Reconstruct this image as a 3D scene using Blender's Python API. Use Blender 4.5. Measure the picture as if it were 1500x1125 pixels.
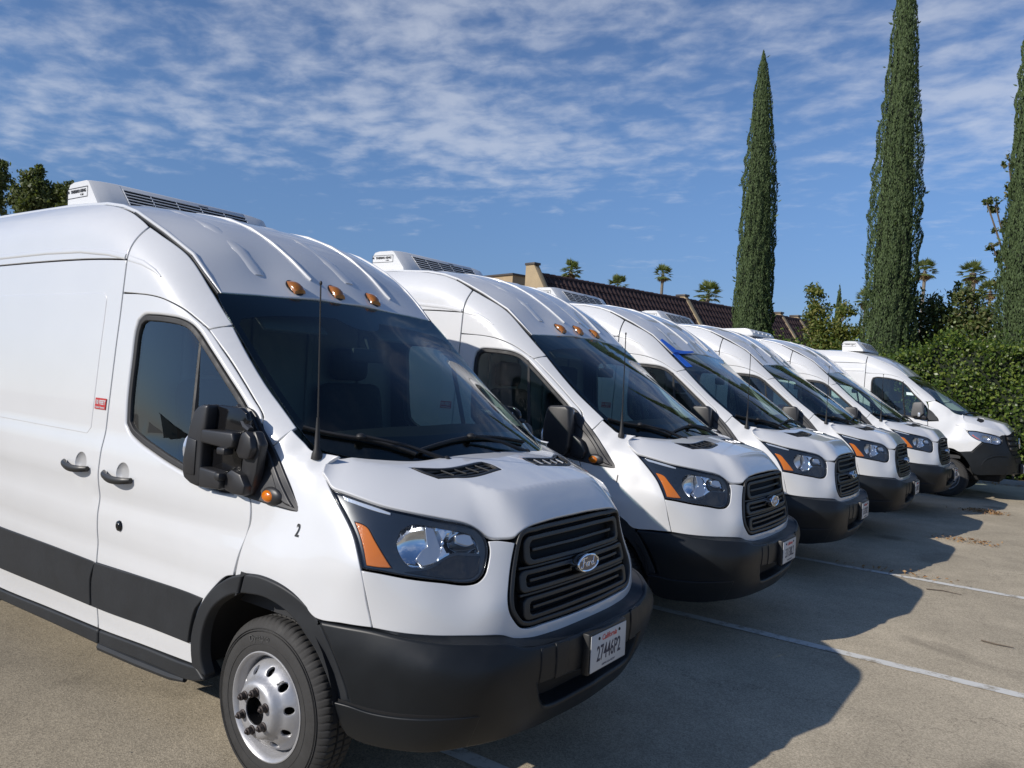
import bpy, bmesh, math, random
import numpy as np
from mathutils import Vector, Matrix
from mathutils.geometry import delaunay_2d_cdt

for _o in list(bpy.data.objects):
    bpy.data.objects.remove(_o)
SC = bpy.context.scene
COL = SC.collection
rnd = random.Random(7)
ZS = 0.018                      # height of the vans' own zero plane above the asphalt

# ------------------------------------------------------------------ camera
CAM_F = 1126.99                 # focal length in pixels of the 1500 px wide photograph
CAM_P = Vector((2.5735, -2.9209, 1.7407 + ZS))
CAM_FW = Vector((-0.58472, 0.81115, -0.01187)).normalized()
CAM_RT = Vector((0.80949, 0.58436, 0.05695)).normalized()
CAM_UP = CAM_RT.cross(CAM_FW).normalized()
cam_d = bpy.data.cameras.new('camera'); cam = bpy.data.objects.new('camera', cam_d); COL.objects.link(cam)
cam_d.sensor_width = 36.0; cam_d.lens = CAM_F / 1500 * 36.0
cam_d.clip_start = 0.05; cam_d.clip_end = 3000
M = Matrix((CAM_RT, CAM_UP, -CAM_FW)).transposed().to_4x4(); M.translation = CAM_P
cam.matrix_world = M
SC.camera = cam

# ------------------------------------------------------------------ sun, sky, exposure
SUN_TO = Vector((-0.69, -1.60, 1.0)).normalized()       # towards the sun
SUN_EL = math.asin(SUN_TO.z)
sun_d = bpy.data.lights.new('sun', 'SUN'); sun_d.energy = 4.5; sun_d.angle = math.radians(0.55)
sun_d.color = (1.0, 0.94, 0.86)
sun = bpy.data.objects.new('sun', sun_d); COL.objects.link(sun)
sun.rotation_euler = SUN_TO.to_track_quat('Z', 'Y').to_euler(); sun.location = SUN_TO * 60
world = bpy.data.worlds.new('World'); SC.world = world; world.use_nodes = True
SC.view_settings.view_transform = 'Standard'; SC.view_settings.look = 'None'
SC.view_settings.gamma = 1.0; SC.view_settings.use_curve_mapping = False
SC.view_settings.exposure = 0.0

def N(nt, typ, **kw):
    n = nt.nodes.new(typ)
    for k, v in kw.items():
        if k == 'ins':
            for a, b in v.items(): n.inputs[a].default_value = b
        else: setattr(n, k, v)
    return n

def build_world():
    nt = world.node_tree; nt.nodes.clear(); L = nt.links.new
    out = N(nt, 'ShaderNodeOutputWorld'); bg = N(nt, 'ShaderNodeBackground', ins={'Strength': 0.085})
    sky = N(nt, 'ShaderNodeTexSky', sky_type='NISHITA', sun_disc=False, sun_elevation=SUN_EL,
            sun_rotation=math.atan2(SUN_TO.x, SUN_TO.y), altitude=300.0, air_density=1.0, dust_density=0.25, ozone_density=3.0)
    geo = N(nt, 'ShaderNodeTexCoord')
    sep = N(nt, 'ShaderNodeSeparateXYZ'); L(geo.outputs['Generated'], sep.inputs[0])
    za = N(nt, 'ShaderNodeMath', operation='ADD', ins={1: 0.09}); L(sep.outputs['Z'], za.inputs[0]); zc = N(nt, 'ShaderNodeMath', operation='MAXIMUM', ins={1: 0.09}); L(za.outputs[0], zc.inputs[0])
    dx = N(nt, 'ShaderNodeMath', operation='DIVIDE'); L(sep.outputs['X'], dx.inputs[0]); L(zc.outputs[0], dx.inputs[1])
    dy = N(nt, 'ShaderNodeMath', operation='DIVIDE'); L(sep.outputs['Y'], dy.inputs[0]); L(zc.outputs[0], dy.inputs[1])
    cmb = N(nt, 'ShaderNodeCombineXYZ'); L(dx.outputs[0], cmb.inputs['X']); L(dy.outputs[0], cmb.inputs['Y'])
    rot = N(nt, 'ShaderNodeMapping', ins={'Rotation': (0, 0, math.radians(-30)), 'Scale': (1.0, 1.25, 1.0), 'Location': (1.9, -3.2, 0)})
    L(cmb.outputs[0], rot.inputs['Vector'])
    n1 = N(nt, 'ShaderNodeTexNoise', ins={'Scale': 7.0, 'Detail': 6.0, 'Roughness': 0.56, 'Distortion': 0.2}); L(rot.outputs[0], n1.inputs['Vector'])
    n2 = N(nt, 'ShaderNodeTexNoise', ins={'Scale': 0.85, 'Detail': 3.0, 'Roughness': 0.5}); L(rot.outputs[0], n2.inputs['Vector'])
    mix = N(nt, 'ShaderNodeMath', operation='MULTIPLY_ADD', ins={1: 0.9}); L(n2.outputs['Fac'], mix.inputs[0]); L(n1.outputs['Fac'], mix.inputs[2])
    # more cloud higher up, none near the horizon
    el = N(nt, 'ShaderNodeMapRange', ins={'From Min': 0.15, 'From Max': 0.28, 'To Min': -0.28, 'To Max': 0.03}); L(sep.outputs['Z'], el.inputs['Value'])
    el2 = N(nt, 'ShaderNodeMapRange', ins={'From Min': 0.42, 'From Max': 0.75, 'To Min': 0.0, 'To Max': -0.26}); L(sep.outputs['Z'], el2.inputs['Value'])
    ae = N(nt, 'ShaderNodeMath', operation='ADD'); L(el.outputs[0], ae.inputs[0]); L(el2.outputs[0], ae.inputs[1])
    ad = N(nt, 'ShaderNodeMath', operation='ADD'); L(mix.outputs[0], ad.inputs[0]); L(ae.outputs[0], ad.inputs[1])
    rp = N(nt, 'ShaderNodeMapRange', interpolation_type='SMOOTHSTEP', ins={'From Min': 0.80, 'From Max': 1.34, 'To Min': 0.0, 'To Max': 0.50}); L(ad.outputs[0], rp.inputs['Value'])
    # the air of a clear autumn day: less yellow near the horizon than the bare model
    gz = N(nt, 'ShaderNodeMapRange', interpolation_type='SMOOTHSTEP', ins={'From Min': 0.0, 'From Max': 0.30}); L(sep.outputs['Z'], gz.inputs['Value'])
    gc = N(nt, 'ShaderNodeMix', data_type='RGBA'); L(gz.outputs[0], gc.inputs['Factor']); gc.inputs[6].default_value = (0.56, 0.66, 0.94, 1); gc.inputs[7].default_value = (0.98, 1.13, 1.36, 1)
    hue = N(nt, 'ShaderNodeMix', data_type='RGBA', blend_type='MULTIPLY', ins={0: 1.0}); L(sky.outputs[0], hue.inputs[6]); L(gc.outputs[2], hue.inputs[7])
    mx = N(nt, 'ShaderNodeMix', data_type='RGBA'); L(rp.outputs[0], mx.inputs['Factor']); L(hue.outputs[2], mx.inputs[6])
    mx.inputs[7].default_value = (8.6, 9.0, 9.9, 1)
    L(mx.outputs[2], bg.inputs['Color']); L(bg.outputs[0], out.inputs[0])
build_world()

# ------------------------------------------------------------------ materials
MATS = {}
def nt_new(name):
    m = bpy.data.materials.new(name); m.use_nodes = True; nt = m.node_tree; nt.nodes.clear()
    out = N(nt, 'ShaderNodeOutputMaterial'); MATS[name] = m
    return m, nt, out
def pbr(name, col, rough=0.5, metal=0.0, coat=0.0, spec=0.5, var=0.0, vscale=6.0, bump=0.0, bscale=200.0, trans=0.0):
    m, nt, out = nt_new(name); L = nt.links.new
    b = N(nt, 'ShaderNodeBsdfPrincipled', ins={'Base Color': (*col, 1), 'Roughness': rough, 'Metallic': metal, 'Specular IOR Level': spec,
          'Coat Weight': coat, 'Coat Roughness': 0.03, 'Transmission Weight': trans})
    tc = N(nt, 'ShaderNodeTexCoord')
    if var:
        n = N(nt, 'ShaderNodeTexNoise', ins={'Scale': vscale, 'Detail': 6.0, 'Roughness': 0.65}); L(tc.outputs['Object'], n.inputs['Vector'])
        r = N(nt, 'ShaderNodeMapRange', ins={'From Min': 0.3, 'From Max': 0.7, 'To Min': 1 - var, 'To Max': 1 + var}); L(n.outputs['Fac'], r.inputs['Value'])
        mx = N(nt, 'ShaderNodeVectorMath', operation='SCALE'); mx.inputs[0].default_value = col; L(r.outputs[0], mx.inputs['Scale'])
        L(mx.outputs[0], b.inputs['Base Color'])
        r2 = N(nt, 'ShaderNodeMapRange', ins={'From Min': 0.3, 'From Max': 0.7, 'To Min': rough * .85, 'To Max': min(1, rough * 1.2)}); L(n.outputs['Fac'], r2.inputs['Value']); L(r2.outputs[0], b.inputs['Roughness'])
    if bump:
        n = N(nt, 'ShaderNodeTexNoise', ins={'Scale': bscale, 'Detail': 3.0}); L(tc.outputs['Object'], n.inputs['Vector'])
        bp = N(nt, 'ShaderNodeBump', ins={'Strength': bump, 'Distance': 0.002}); L(n.outputs['Fac'], bp.inputs['Height']); L(bp.outputs[0], b.inputs['Normal'])
    L(b.outputs[0], out.inputs[0]); return m
def glass(name, tint, ior=1.5, gl=(1, 1, 1), boost=1.0):
    m, nt, out = nt_new(name); L = nt.links.new
    tr = N(nt, 'ShaderNodeBsdfTransparent', ins={'Color': (*tint, 1)}); g = N(nt, 'ShaderNodeBsdfGlossy', ins={'Color': (*gl, 1), 'Roughness': 0.0})
    fr = N(nt, 'ShaderNodeFresnel', ins={'IOR': ior}); ge = N(nt, 'ShaderNodeNewGeometry')
    inv = N(nt, 'ShaderNodeMath', operation='SUBTRACT', ins={0: 1.0}); L(ge.outputs['Backfacing'], inv.inputs[1])
    mu = N(nt, 'ShaderNodeMath', operation='MULTIPLY'); L(fr.outputs[0], mu.inputs[0]); L(inv.outputs[0], mu.inputs[1])
    mb = N(nt, 'ShaderNodeMath', operation='MULTIPLY', use_clamp=True, ins={1: boost}); L(mu.outputs[0], mb.inputs[0])
    mx = N(nt, 'ShaderNodeMixShader'); L(mb.outputs[0], mx.inputs[0]); L(tr.outputs[0], mx.inputs[1]); L(g.outputs[0], mx.inputs[2]); L(mx.outputs[0], out.inputs[0])
    return m
PAINT = pbr('white_paint', (0.635, 0.64, 0.645), 0.33, coat=1.0, var=0.018, vscale=1.5)
PLAST = pbr('grey_plastic', (0.021, 0.023, 0.026), 0.50, spec=.35, var=0.10, vscale=4.0, bump=0.05, bscale=900)
BUMPM = pbr('bumper_plastic', (0.009, 0.011, 0.0135), 0.42, spec=.32, var=0.10, vscale=3.0, bump=0.05, bscale=900)
MIRM = pbr('mirror_plastic', (0.022, 0.022, 0.024), 0.42, bump=0.06, bscale=1200)
GLOSSB = pbr('gloss_black', (0.008, 0.008, 0.009), 0.12, var=0.0)
GRILM = pbr('grille_plastic', (0.018, 0.018, 0.018), 0.42, bump=0.04, bscale=1200)
DARK = pbr('dark_recess', (0.006, 0.006, 0.007), 0.8)
RUBBER = pbr('rubber', (0.014, 0.014, 0.015), 0.6, var=0.15, vscale=12)
TYRE = pbr('tyre_rubber', (0.030, 0.029, 0.028), 0.75, var=0.25, vscale=14, bump=0.1, bscale=300)
RIM = pbr('silver_rim', (0.42, 0.42, 0.43), 0.42, metal=0.55, var=0.06, vscale=10)
HUBM = pbr('rusty_steel', (0.055, 0.045, 0.042), 0.5, metal=0.5, var=0.35, vscale=60)
CHROME = pbr('chrome', (0.86, 0.87, 0.88), 0.06, metal=1.0)
SATIN = pbr('satin_reflector', (0.55, 0.56, 0.58), 0.28, metal=0.9)
AMBER = pbr('amber_lens', (0.62, 0.16, 0.004), 0.18, coat=0.6, bump=0.35, bscale=160)
AMBERR = pbr('roof_amber', (0.30, 0.105, 0.008), 0.15, coat=1.0, var=0.25, vscale=90)
CLEAR = glass('headlight_cover', (0.93, 0.95, 0.97), 1.5)
WIND = glass('windscreen_glass', (0.52, 0.64, 0.61), 1.46)
SIDEG = glass('side_glass', (0.58, 0.72, 0.68), 1.5, boost=1.9)
FRIT = pbr('frit_black', (0.004, 0.004, 0.005), 0.10)
CABIN = pbr('cabin_trim', (0.026, 0.027, 0.030), 0.7, bump=0.1, bscale=500)
SEAT = pbr('seat_cloth', (0.022, 0.023, 0.026), 0.85, var=0.15, vscale=30)
BULK = pbr('bulkhead_panel', (0.20, 0.21, 0.21), 0.5, var=0.04)
LINER = pbr('headliner', (0.12, 0.12, 0.115), 0.9)
UNIT = pbr('reefer_white', (0.66, 0.66, 0.65), 0.35, coat=0.3)
UNITG = pbr('reefer_grey_white', (0.58, 0.59, 0.60), 0.4, coat=0.3)
PLATE = pbr('plate_white', (0.50, 0.51, 0.52), 0.35)
INK = pbr('plate_ink', (0.015, 0.02, 0.05), 0.5)
REDINK = pbr('red_ink', (0.55, 0.05, 0.04), 0.5)
BLACKINK = pbr('black_ink', (0.01, 0.01, 0.01), 0.5)
STICK = pbr('red_sticker', (0.45, 0.035, 0.03), 0.4)
BADGEB = pbr('badge_blue', (0.008, 0.016, 0.05), 0.2, coat=1.0)
TAILR = pbr('tail_red', (0.4, 0.01, 0.01), 0.2, coat=1.0)
TAPEM = pbr('blue_tape', (0.012, 0.12, 0.58), 0.6, bump=0.25, bscale=300)
MIRG = pbr('mirror_glass', (0.8, 0.82, 0.84), 0.02, metal=1.0)
PLASTG = pbr('clear_signal_lens', (0.75, 0.78, 0.82), 0.12, metal=0.5, bump=0.3, bscale=120)
# ------------------------------------------------------------------ geometry helpers
class Geo:
    def __init__(s, V=(), F=(), Nn=None):
        s.V = [tuple(map(float, v)) for v in V]; s.F = [tuple(map(int, f)) for f in F]; s.N = Nn
    def add(s, o):
        k = len(s.V); s.V += o.V; s.F += [tuple(i + k for i in f) for f in o.F]; s.N = None; return s
    def mirror(s):
        Nn = None if s.N is None else [(n[0], -n[1], n[2]) for n in s.N]
        return Geo([(v[0], -v[1], v[2]) for v in s.V], [f[::-1] for f in s.F], Nn)
    def move(s, d): return Geo([(v[0] + d[0], v[1] + d[1], v[2] + d[2]) for v in s.V], s.F, s.N)
    def xf(s, M): return Geo([tuple(M @ Vector(v)) for v in s.V], s.F)
    def mesh(s, name, mat, angle=38):
        me = bpy.data.meshes.new(name); me.from_pydata(s.V, [], s.F); me.materials.append(mat)
        me.polygons.foreach_set('use_smooth', [True] * len(me.polygons)); me.update()
        if s.N is not None: me.normals_split_custom_set_from_vertices([Vector(n) for n in s.N])
        elif angle is not None: me.set_sharp_from_angle(angle=math.radians(angle))
        return me
def from_bm(bm):
    bm.verts.index_update(); g = Geo([v.co for v in bm.verts], [[v.index for v in f.verts] for f in bm.faces]); bm.free(); return g
def box(c, s, bev=0.0, seg=2, rot=None):
    bm = bmesh.new(); bmesh.ops.create_cube(bm, size=1.0); bmesh.ops.scale(bm, vec=Vector(s), verts=bm.verts)
    if bev: bmesh.ops.bevel(bm, geom=list(bm.edges), offset=min(bev, min(s) * .45), segments=seg, profile=0.5, affect='EDGES')
    if rot is not None: bmesh.ops.rotate(bm, matrix=rot, verts=bm.verts)
    bmesh.ops.translate(bm, vec=Vector(c), verts=bm.verts); return from_bm(bm)
def prism(P2, a, b, axis='y', bev=0.0, seg=2):
    """polygon (list of 2D) extruded along an axis from a to b; axis y: (x,z), axis x: (y,z), axis z: (x,y)"""
    f = {'y': lambda p, t: (p[0], t, p[1]), 'x': lambda p, t: (t, p[0], p[1]), 'z': lambda p, t: (p[0], p[1], t)}[axis]
    bm = bmesh.new(); v0 = [bm.verts.new(f(p, a)) for p in P2]; v1 = [bm.verts.new(f(p, b)) for p in P2]; n = len(P2)
    bm.faces.new(v0[::-1]); bm.faces.new(v1)
    for i in range(n): bm.faces.new((v0[i], v0[(i + 1) % n], v1[(i + 1) % n], v1[i]))
    bmesh.ops.recalc_face_normals(bm, faces=bm.faces)
    if bev: bmesh.ops.bevel(bm, geom=list(bm.edges), offset=bev, segments=seg, profile=0.5, affect='EDGES', clamp_overlap=True)
    return from_bm(bm)
def tube(P, r, seg=8, caps=True, closed=False):
    P = [Vector(p) for p in P]; n = len(P); R = r if hasattr(r, '__len__') else [r] * n
    V = []; F = []; up = None
    for i in range(n):
        t = (P[(i + 1) % n] - P[i - 1]) if closed else (P[min(i + 1, n - 1)] - P[max(i - 1, 0)])
        t.normalize()
        if up is None: up = Vector((0, 0, 1)) if abs(t.z) < .9 else Vector((1, 0, 0))
        a = t.cross(up).normalized(); up = a.cross(t).normalized()
        for k in range(seg):
            q = 2 * math.pi * k / seg; V.append(P[i] + (a * math.cos(q) + up * math.sin(q)) * R[i])
    m = n if closed else n - 1
    for i in range(m):
        for k in range(seg):
            a, b = i * seg + k, i * seg + (k + 1) % seg; c, d = ((i + 1) % n) * seg + (k + 1) % seg, ((i + 1) % n) * seg + k
            F.append((a, d, c, b))
    if caps and not closed: F += [tuple(range(seg)), tuple(range((n - 1) * seg, n * seg))[::-1]]
    return Geo(V, F)
def lathe(prof, seg=48, c=(0, 0, 0), sgn=-1, mod=None):
    """prof: (r, out) turned about the y axis; out is towards sgn*y"""
    V = []; F = []; n = len(prof)
    for k in range(seg):
        q = 2 * math.pi * k / seg
        for j, (r, o) in enumerate(prof):
            if mod: r, o = mod(k, j, r, o)
            V.append((c[0] + r * math.cos(q), c[1] + sgn * o, c[2] + r * math.sin(q)))
    for k in range(seg):
        for j in range(n - 1):
            a = k * n + j; b = ((k + 1) % seg) * n + j; F.append((a, a + 1, b + 1, b) if sgn < 0 else (a, b, b + 1, a + 1))
    return Geo(V, F)
def ellipsoid(c, s, n=16, m=10):
    V = []; F = []
    for j in range(m + 1):
        t = math.pi * j / m
        for k in range(n): q = 2 * math.pi * k / n; V.append((c[0] + s[0] * math.sin(t) * math.cos(q), c[1] + s[1] * math.sin(t) * math.sin(q), c[2] + s[2] * math.cos(t)))
    for j in range(m):
        for k in range(n): F.append((j * n + k, (j + 1) * n + k, (j + 1) * n + (k + 1) % n, j * n + (k + 1) % n))
    return Geo(V, F)
def text_geo(s, h, depth=0.0006, sx=1.0, shear=0.0, align='CENTER', bold=0.0):
    """flat lettering in the xy plane, centred, cap height about h"""
    cu = bpy.data.curves.new('lettering', 'FONT'); cu.body = s; cu.size = h / 0.73; cu.align_x = align; cu.align_y = 'CENTER'
    cu.extrude = depth; cu.shear = shear; cu.offset = bold; cu.resolution_u = 3
    ob = bpy.data.objects.new('lettering', cu); COL.objects.link(ob)
    me = bpy.data.meshes.new_from_object(ob.evaluated_get(bpy.context.evaluated_depsgraph_get()))
    g = Geo([(v.co.x * sx, v.co.y, v.co.z) for v in me.vertices], [tuple(p.vertices) for p in me.polygons])
    bpy.data.objects.remove(ob); bpy.data.curves.remove(cu); bpy.data.meshes.remove(me); return g
def frame_xf(o, ex, ey):
    ex = Vector(ex).normalized(); ey = Vector(ey); ez = ex.cross(ey).normalized(); ey = ez.cross(ex)
    M = Matrix((ex, ey, ez)).transposed().to_4x4(); M.translation = Vector(o); return M

# ---- loops
def densify(P, step, corner=38.0):
    P = np.asarray(P, float); n = len(P)
    d1 = P - np.roll(P, 1, 0); d2 = np.roll(P, -1, 0) - P
    ang = np.degrees(np.abs((np.arctan2(d2[:, 1], d2[:, 0]) - np.arctan2(d1[:, 1], d1[:, 0]) + np.pi) % (2 * np.pi) - np.pi))
    cor = ang > corner; out = []
    for i in range(n):
        j = (i + 1) % n; p0 = P[i - 1] if not cor[i] else P[i]; p3 = P[(j + 1) % n] if not cor[j] else P[j]
        p1, p2 = P[i], P[j]; L = np.linalg.norm(p2 - p1); m = max(1, int(math.ceil(L / step)))
        la, lb = max(np.linalg.norm(p1 - p0), 1e-9), max(np.linalg.norm(p3 - p2), 1e-9)
        t1 = (p2 - p1) if cor[i] else ((p1 - p0) / la + (p2 - p1) / max(L, 1e-9)) * L / 2
        t2 = (p2 - p1) if cor[j] else ((p2 - p1) / max(L, 1e-9) + (p3 - p2) / lb) * L / 2
        for k in range(m):
            t = k / m; out.append((2*t**3-3*t*t+1)*p1 + (t**3-2*t*t+t)*t1 + (-2*t**3+3*t*t)*p2 + (t**3-t*t)*t2)
    return np.array(out)
def area(P): return .5 * np.sum(P[:, 0] * np.roll(P[:, 1], -1) - np.roll(P[:, 0], -1) * P[:, 1])
def inset(P, d):
    """move a CCW loop inwards by d"""
    a = P - np.roll(P, 1, 0); b = np.roll(P, -1, 0) - P
    a /= np.maximum(np.linalg.norm(a, axis=1, keepdims=True), 1e-9); b /= np.maximum(np.linalg.norm(b, axis=1, keepdims=True), 1e-9)
    na = np.c_[-a[:, 1], a[:, 0]]; nb = np.c_[-b[:, 1], b[:, 0]]; m = na + nb; l = np.linalg.norm(m, axis=1, keepdims=True); m /= np.maximum(l, 1e-6)
    k = 1 / np.clip((m * na).sum(1, keepdims=True), .5, 1); return P + m * k * d
def inside(P, X):
    x, y = X[:, 0], X[:, 1]; r = np.zeros(len(X), bool)
    for (x1, y1), (x2, y2) in zip(P, np.roll(P, -1, 0)):
        c = (y1 > y) != (y2 > y); 
        if c.any():
            xi = (x2 - x1) * (y[c] - y1) / (y2 - y1 + 1e-15) + x1; r[c] ^= x[c] < xi
    return r
def bdist(P, X):
    A = P; B = np.roll(P, -1, 0); d = np.full(len(X), 1e9)
    for a, b in zip(A, B):
        ab = b - a; t = np.clip(((X - a) @ ab) / max(ab @ ab, 1e-12), 0, 1); d = np.minimum(d, np.linalg.norm(X - a - t[:, None] * ab, axis=1))
    return d
class Surf:
    def __init__(s, fn, flip=False): s.fn = fn; s.flip = flip
    def eval(s, U, off=0.0):
        U = np.asarray(U, float); e = .003; P = s.fn(U[:, 0], U[:, 1])
        du = s.fn(U[:, 0] + e, U[:, 1]) - s.fn(U[:, 0] - e, U[:, 1]); dv = s.fn(U[:, 0], U[:, 1] + e) - s.fn(U[:, 0], U[:, 1] - e)
        n = np.cross(du, dv); n /= np.linalg.norm(n, axis=1, keepdims=True)
        if s.flip: n = -n
        if callable(off): off = off(U[:, 0], U[:, 1])
        return P + n * np.reshape(off, (-1, 1)) if np.ndim(off) else P + n * off, n
def panel(S, loop, holes=(), off=0.0, gap=0.002, r=0.004, hr=None, depth=0.014, h=0.04, step=0.022, corner=38, recompute=False):
    """a body panel: polygon in the parameters of surface S, rounded and turned in along its borders"""
    loops = []
    L0 = densify(loop, step, corner)
    if area(L0) < 0: L0 = L0[::-1]
    loops.append(inset(L0, gap))
    for H_ in holes:
        q = densify(H_, step, corner)
        if area(q) > 0: q = q[::-1]          # clockwise: inset() then grows the hole
        loops.append(inset(q, gap))
    rr = [r] + [r if hr is None else hr[i] for i in range(len(holes))]
    r0 = [inset(q, k_) for q, k_ in zip(loops, rr)]
    U = np.concatenate(r0); edges = []; k = 0
    for q in r0: edges += [(k + i, k + (i + 1) % len(q)) for i in range(len(q))]; k += len(q)
    lo, hi = U.min(0), U.max(0)
    gx, gy = np.meshgrid(np.arange(lo[0] + h * .5, hi[0], h), np.arange(lo[1] + h * .5, hi[1], h * .9)); gx[1::2] += h * .5
    X = np.c_[gx.ravel(), gy.ravel()]
    ok = inside(r0[0], X)
    for q in r0[1:]: ok &= ~inside(q, X)
    X = X[ok]
    for q in r0: X = X[bdist(q, X) > h * .45] if len(X) else X
    A = np.r_[U, X]
    vs, _, fs, ov, _, _ = delaunay_2d_cdt([Vector(p) for p in A], edges, [], 0, 1e-7)
    V2 = np.array([tuple(v) for v in vs])
    src = np.array([o[0] if o else -1 for o in ov])
    T = np.array([f for f in fs if len(f) == 3], int)
    C = V2[T].mean(1); ok = inside(r0[0], C)
    for q in r0[1:]: ok &= ~inside(q, C)
    T = T[ok]
    a = V2[T]; ar = (a[:,1,0]-a[:,0,0])*(a[:,2,1]-a[:,0,1])-(a[:,2,0]-a[:,0,0])*(a[:,1,1]-a[:,0,1]); T = np.where((ar > 0)[:, None], T, T[:, ::-1])
    back = np.full(len(A), -1); 
    for i, o in enumerate(ov):
        for j in o: back[j] = i
    P, n = S.eval(V2, off); Vv = [P]; Nn = [n]; F = [tuple(t) for t in T]; k = len(P); base = 0
    offv = (lambda U_: off(U_[:, 0], U_[:, 1]) if callable(off) else np.full(len(U_), float(off)))
    for q, q0, r in zip(loops, r0, rr):
        m = len(q)
        ring0 = back[base:base + m]; base += m
        P0, n0 = S.eval(q0, offv(q0)); P3, n3 = S.eval(q, offv(q)); o = P3 - P0; o -= (o * n3).sum(1, keepdims=True) * n3; o /= np.maximum(np.linalg.norm(o, axis=1, keepdims=True), 1e-9)
        prev = ring0
        for (w, dz, kn) in ((.62, -.2, .7), (1.0, -1.0, 8.0), (1.0, None, 8.0)):
            pos = P0 + (P3 - P0) * w + n3 * (-depth if dz is None else dz * r); nn = n3 + o * kn; nn /= np.linalg.norm(nn, axis=1, keepdims=True)
            Vv.append(pos); Nn.append(nn); cur = np.arange(k, k + m); k += m
            for i in range(m): F.append((prev[i], cur[i], cur[(i + 1) % m], prev[(i + 1) % m]))
            prev = cur
    V = np.concatenate(Vv); Nn = np.concatenate(Nn)
    if S.flip: F = [f[::-1] for f in F]
    return Geo(V, F, None if recompute else [tuple(x) for x in Nn])
def strip(S, pts, w, off=0.0, thick=0.006, seg=None):
    """a raised bead along a line of surface parameters"""
    pts = np.asarray(pts, float); P, n = S.eval(pts, off); 
    t = np.gradient(P, axis=0); t /= np.linalg.norm(t, axis=1, keepdims=True); b = np.cross(n, t)
    prof = [(-.5, -.3), (-.5, .35), (-.36, .85), (-.15, 1), (.15, 1), (.36, .85), (.5, .35), (.5, -.3)]
    V = []; F = []; m = len(prof); W_ = w if np.ndim(w) else np.full(len(P), w)
    for i in range(len(P)):
        s_ = 1.0
        for a_, b_ in prof: V.append(P[i] + b[i] * a_ * W_[i] + n[i] * b_ * (thick[i] if np.ndim(thick) else thick))
    for i in range(len(P) - 1):
        for j in range(m - 1): F.append((i*m+j, i*m+j+1, (i+1)*m+j+1, (i+1)*m+j))
    F.append(tuple(range(m))); F.append(tuple(range((len(P)-1)*m, len(P)*m))[::-1])
    return Geo(V, [f[::-1] for f in F])

# ---- objects
class Node:
    def __init__(s, name, geo=None, mat=None, kids=(), label=None, angle=38, mesh=None, only=None):
        s.name = name; s.kids = list(kids); s.label = label; s.only = only
        s.mesh = mesh if mesh is not None else (geo.mesh(name, mat, angle) if geo is not None else None)
def thing(name, label, cat, loc=(0, 0, 0), rz=0.0, group=None, mesh=None, kind=None):
    o = bpy.data.objects.new(name, mesh); COL.objects.link(o); o.location = loc; o.rotation_euler = (0, 0, rz)
    if label: o['label'] = label
    if cat: o['category'] = cat
    if group: o['group'] = group
    if kind: o['kind'] = kind
    return o
def put(node, parent, dz=0.0, tag=None):
    if node.only is not None and tag not in node.only: return None
    o = bpy.data.objects.new(node.name, node.mesh); COL.objects.link(o); o.parent = parent; o.location = (0, 0, dz)
    if node.label: o['label'] = node.label
    for k in node.kids: put(k, o, 0.0, tag)
    return o
# ------------------------------------------------------------------ surfaces of the high-roof van (metres; x forward from the front axle, y left, z up)
def tps_fit(P,v,lam=1e-4):
    P=np.asarray(P,float);v=np.asarray(v,float);n,d=P.shape
    r=np.linalg.norm(P[:,None]-P[None],axis=2)
    K=np.where(r>0,r*r*np.log(r+1e-12),0)+lam*np.eye(n)
    Q=np.c_[np.ones(n),P];A=np.zeros((n+d+1,n+d+1));A[:n,:n]=K;A[:n,n:]=Q;A[n:,:n]=Q.T
    s=np.linalg.solve(A,np.r_[v,np.zeros(d+1)])
    return P,s[:n],s[n:]
def tps_eval(T,X):
    P,w,a=T;X=np.atleast_2d(np.asarray(X,float))
    out=np.empty(len(X))
    for i in range(0,len(X),4000):
        x=X[i:i+4000];r=np.linalg.norm(x[:,None]-P[None],axis=2)
        out[i:i+4000]=np.where(r>0,r*r*np.log(r+1e-12),0)@w+a[0]+x@a[1:]
    return out
PZ=np.array([[.2,.97],[.30,.98],[.39,.983],[.46,.992],[.5,.995],[.6,1.0],[.71,1.007],[.79,1.003],[.86,1.012],[.94,1.014],[1.02,1.004],[1.08,1.016],[1.14,1.022],[1.25,1.013],[1.345,.993],[1.45,.987],[1.64,.974],[1.79,.963],[1.92,.952],[2.04,.944],[2.2,.932],[2.4,.917],[2.7,.895]])
def smooth1(tab):
    z=np.linspace(tab[0,0],tab[-1,0],500);y=np.interp(z,tab[:,0],tab[:,1])
    k=np.exp(-.5*(np.arange(-15,16)/3.2)**2);k/=k.sum()
    yp=np.r_[np.full(15,y[0]),y,np.full(15,y[-1])];return z,np.convolve(yp,k,'valid')
PZS=smooth1(PZ)
DD=np.array([(-.593,1.869,.058),(-.094,1.384,.092),(-.191,1.525,.093),(-.2,1.3,.068),(.122,1.145,.112),(.251,1.25,.135),(.485,.991,.086),(.533,.775,.113),(0,.87,.03),(-.4,.7,0),
(.25,.8,.055),(.122,1.0,.052),(-.3,1.1,.035),(-.6,1.1,.012),(-.6,1.4,.022),(-.9,1.9,.018),(-.9,1.5,.006),(-.6,.6,0),(-.3,.45,.005),(-1.3,.4,0),(-1.3,.8,0),(-1.3,1.2,0),(-1.3,1.6,0),(-1.3,2.,0),(-1.3,2.4,0),
(-2,.4,0),(-2,1.,0),(-2,1.5,0),(-2,2,0),(-2,2.5,0),(-1.0,2.25,.02),(-.75,2.05,.045),(.1,1.372,.12),(-.9,1.1,.002),(-.9,.6,0),(.0,.4,.02),(.3,.4,.06),(-1.0,.4,0),(.1,.75,.035)])
DT_=tps_fit(DD[:,:2],DD[:,2],1e-5)
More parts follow.
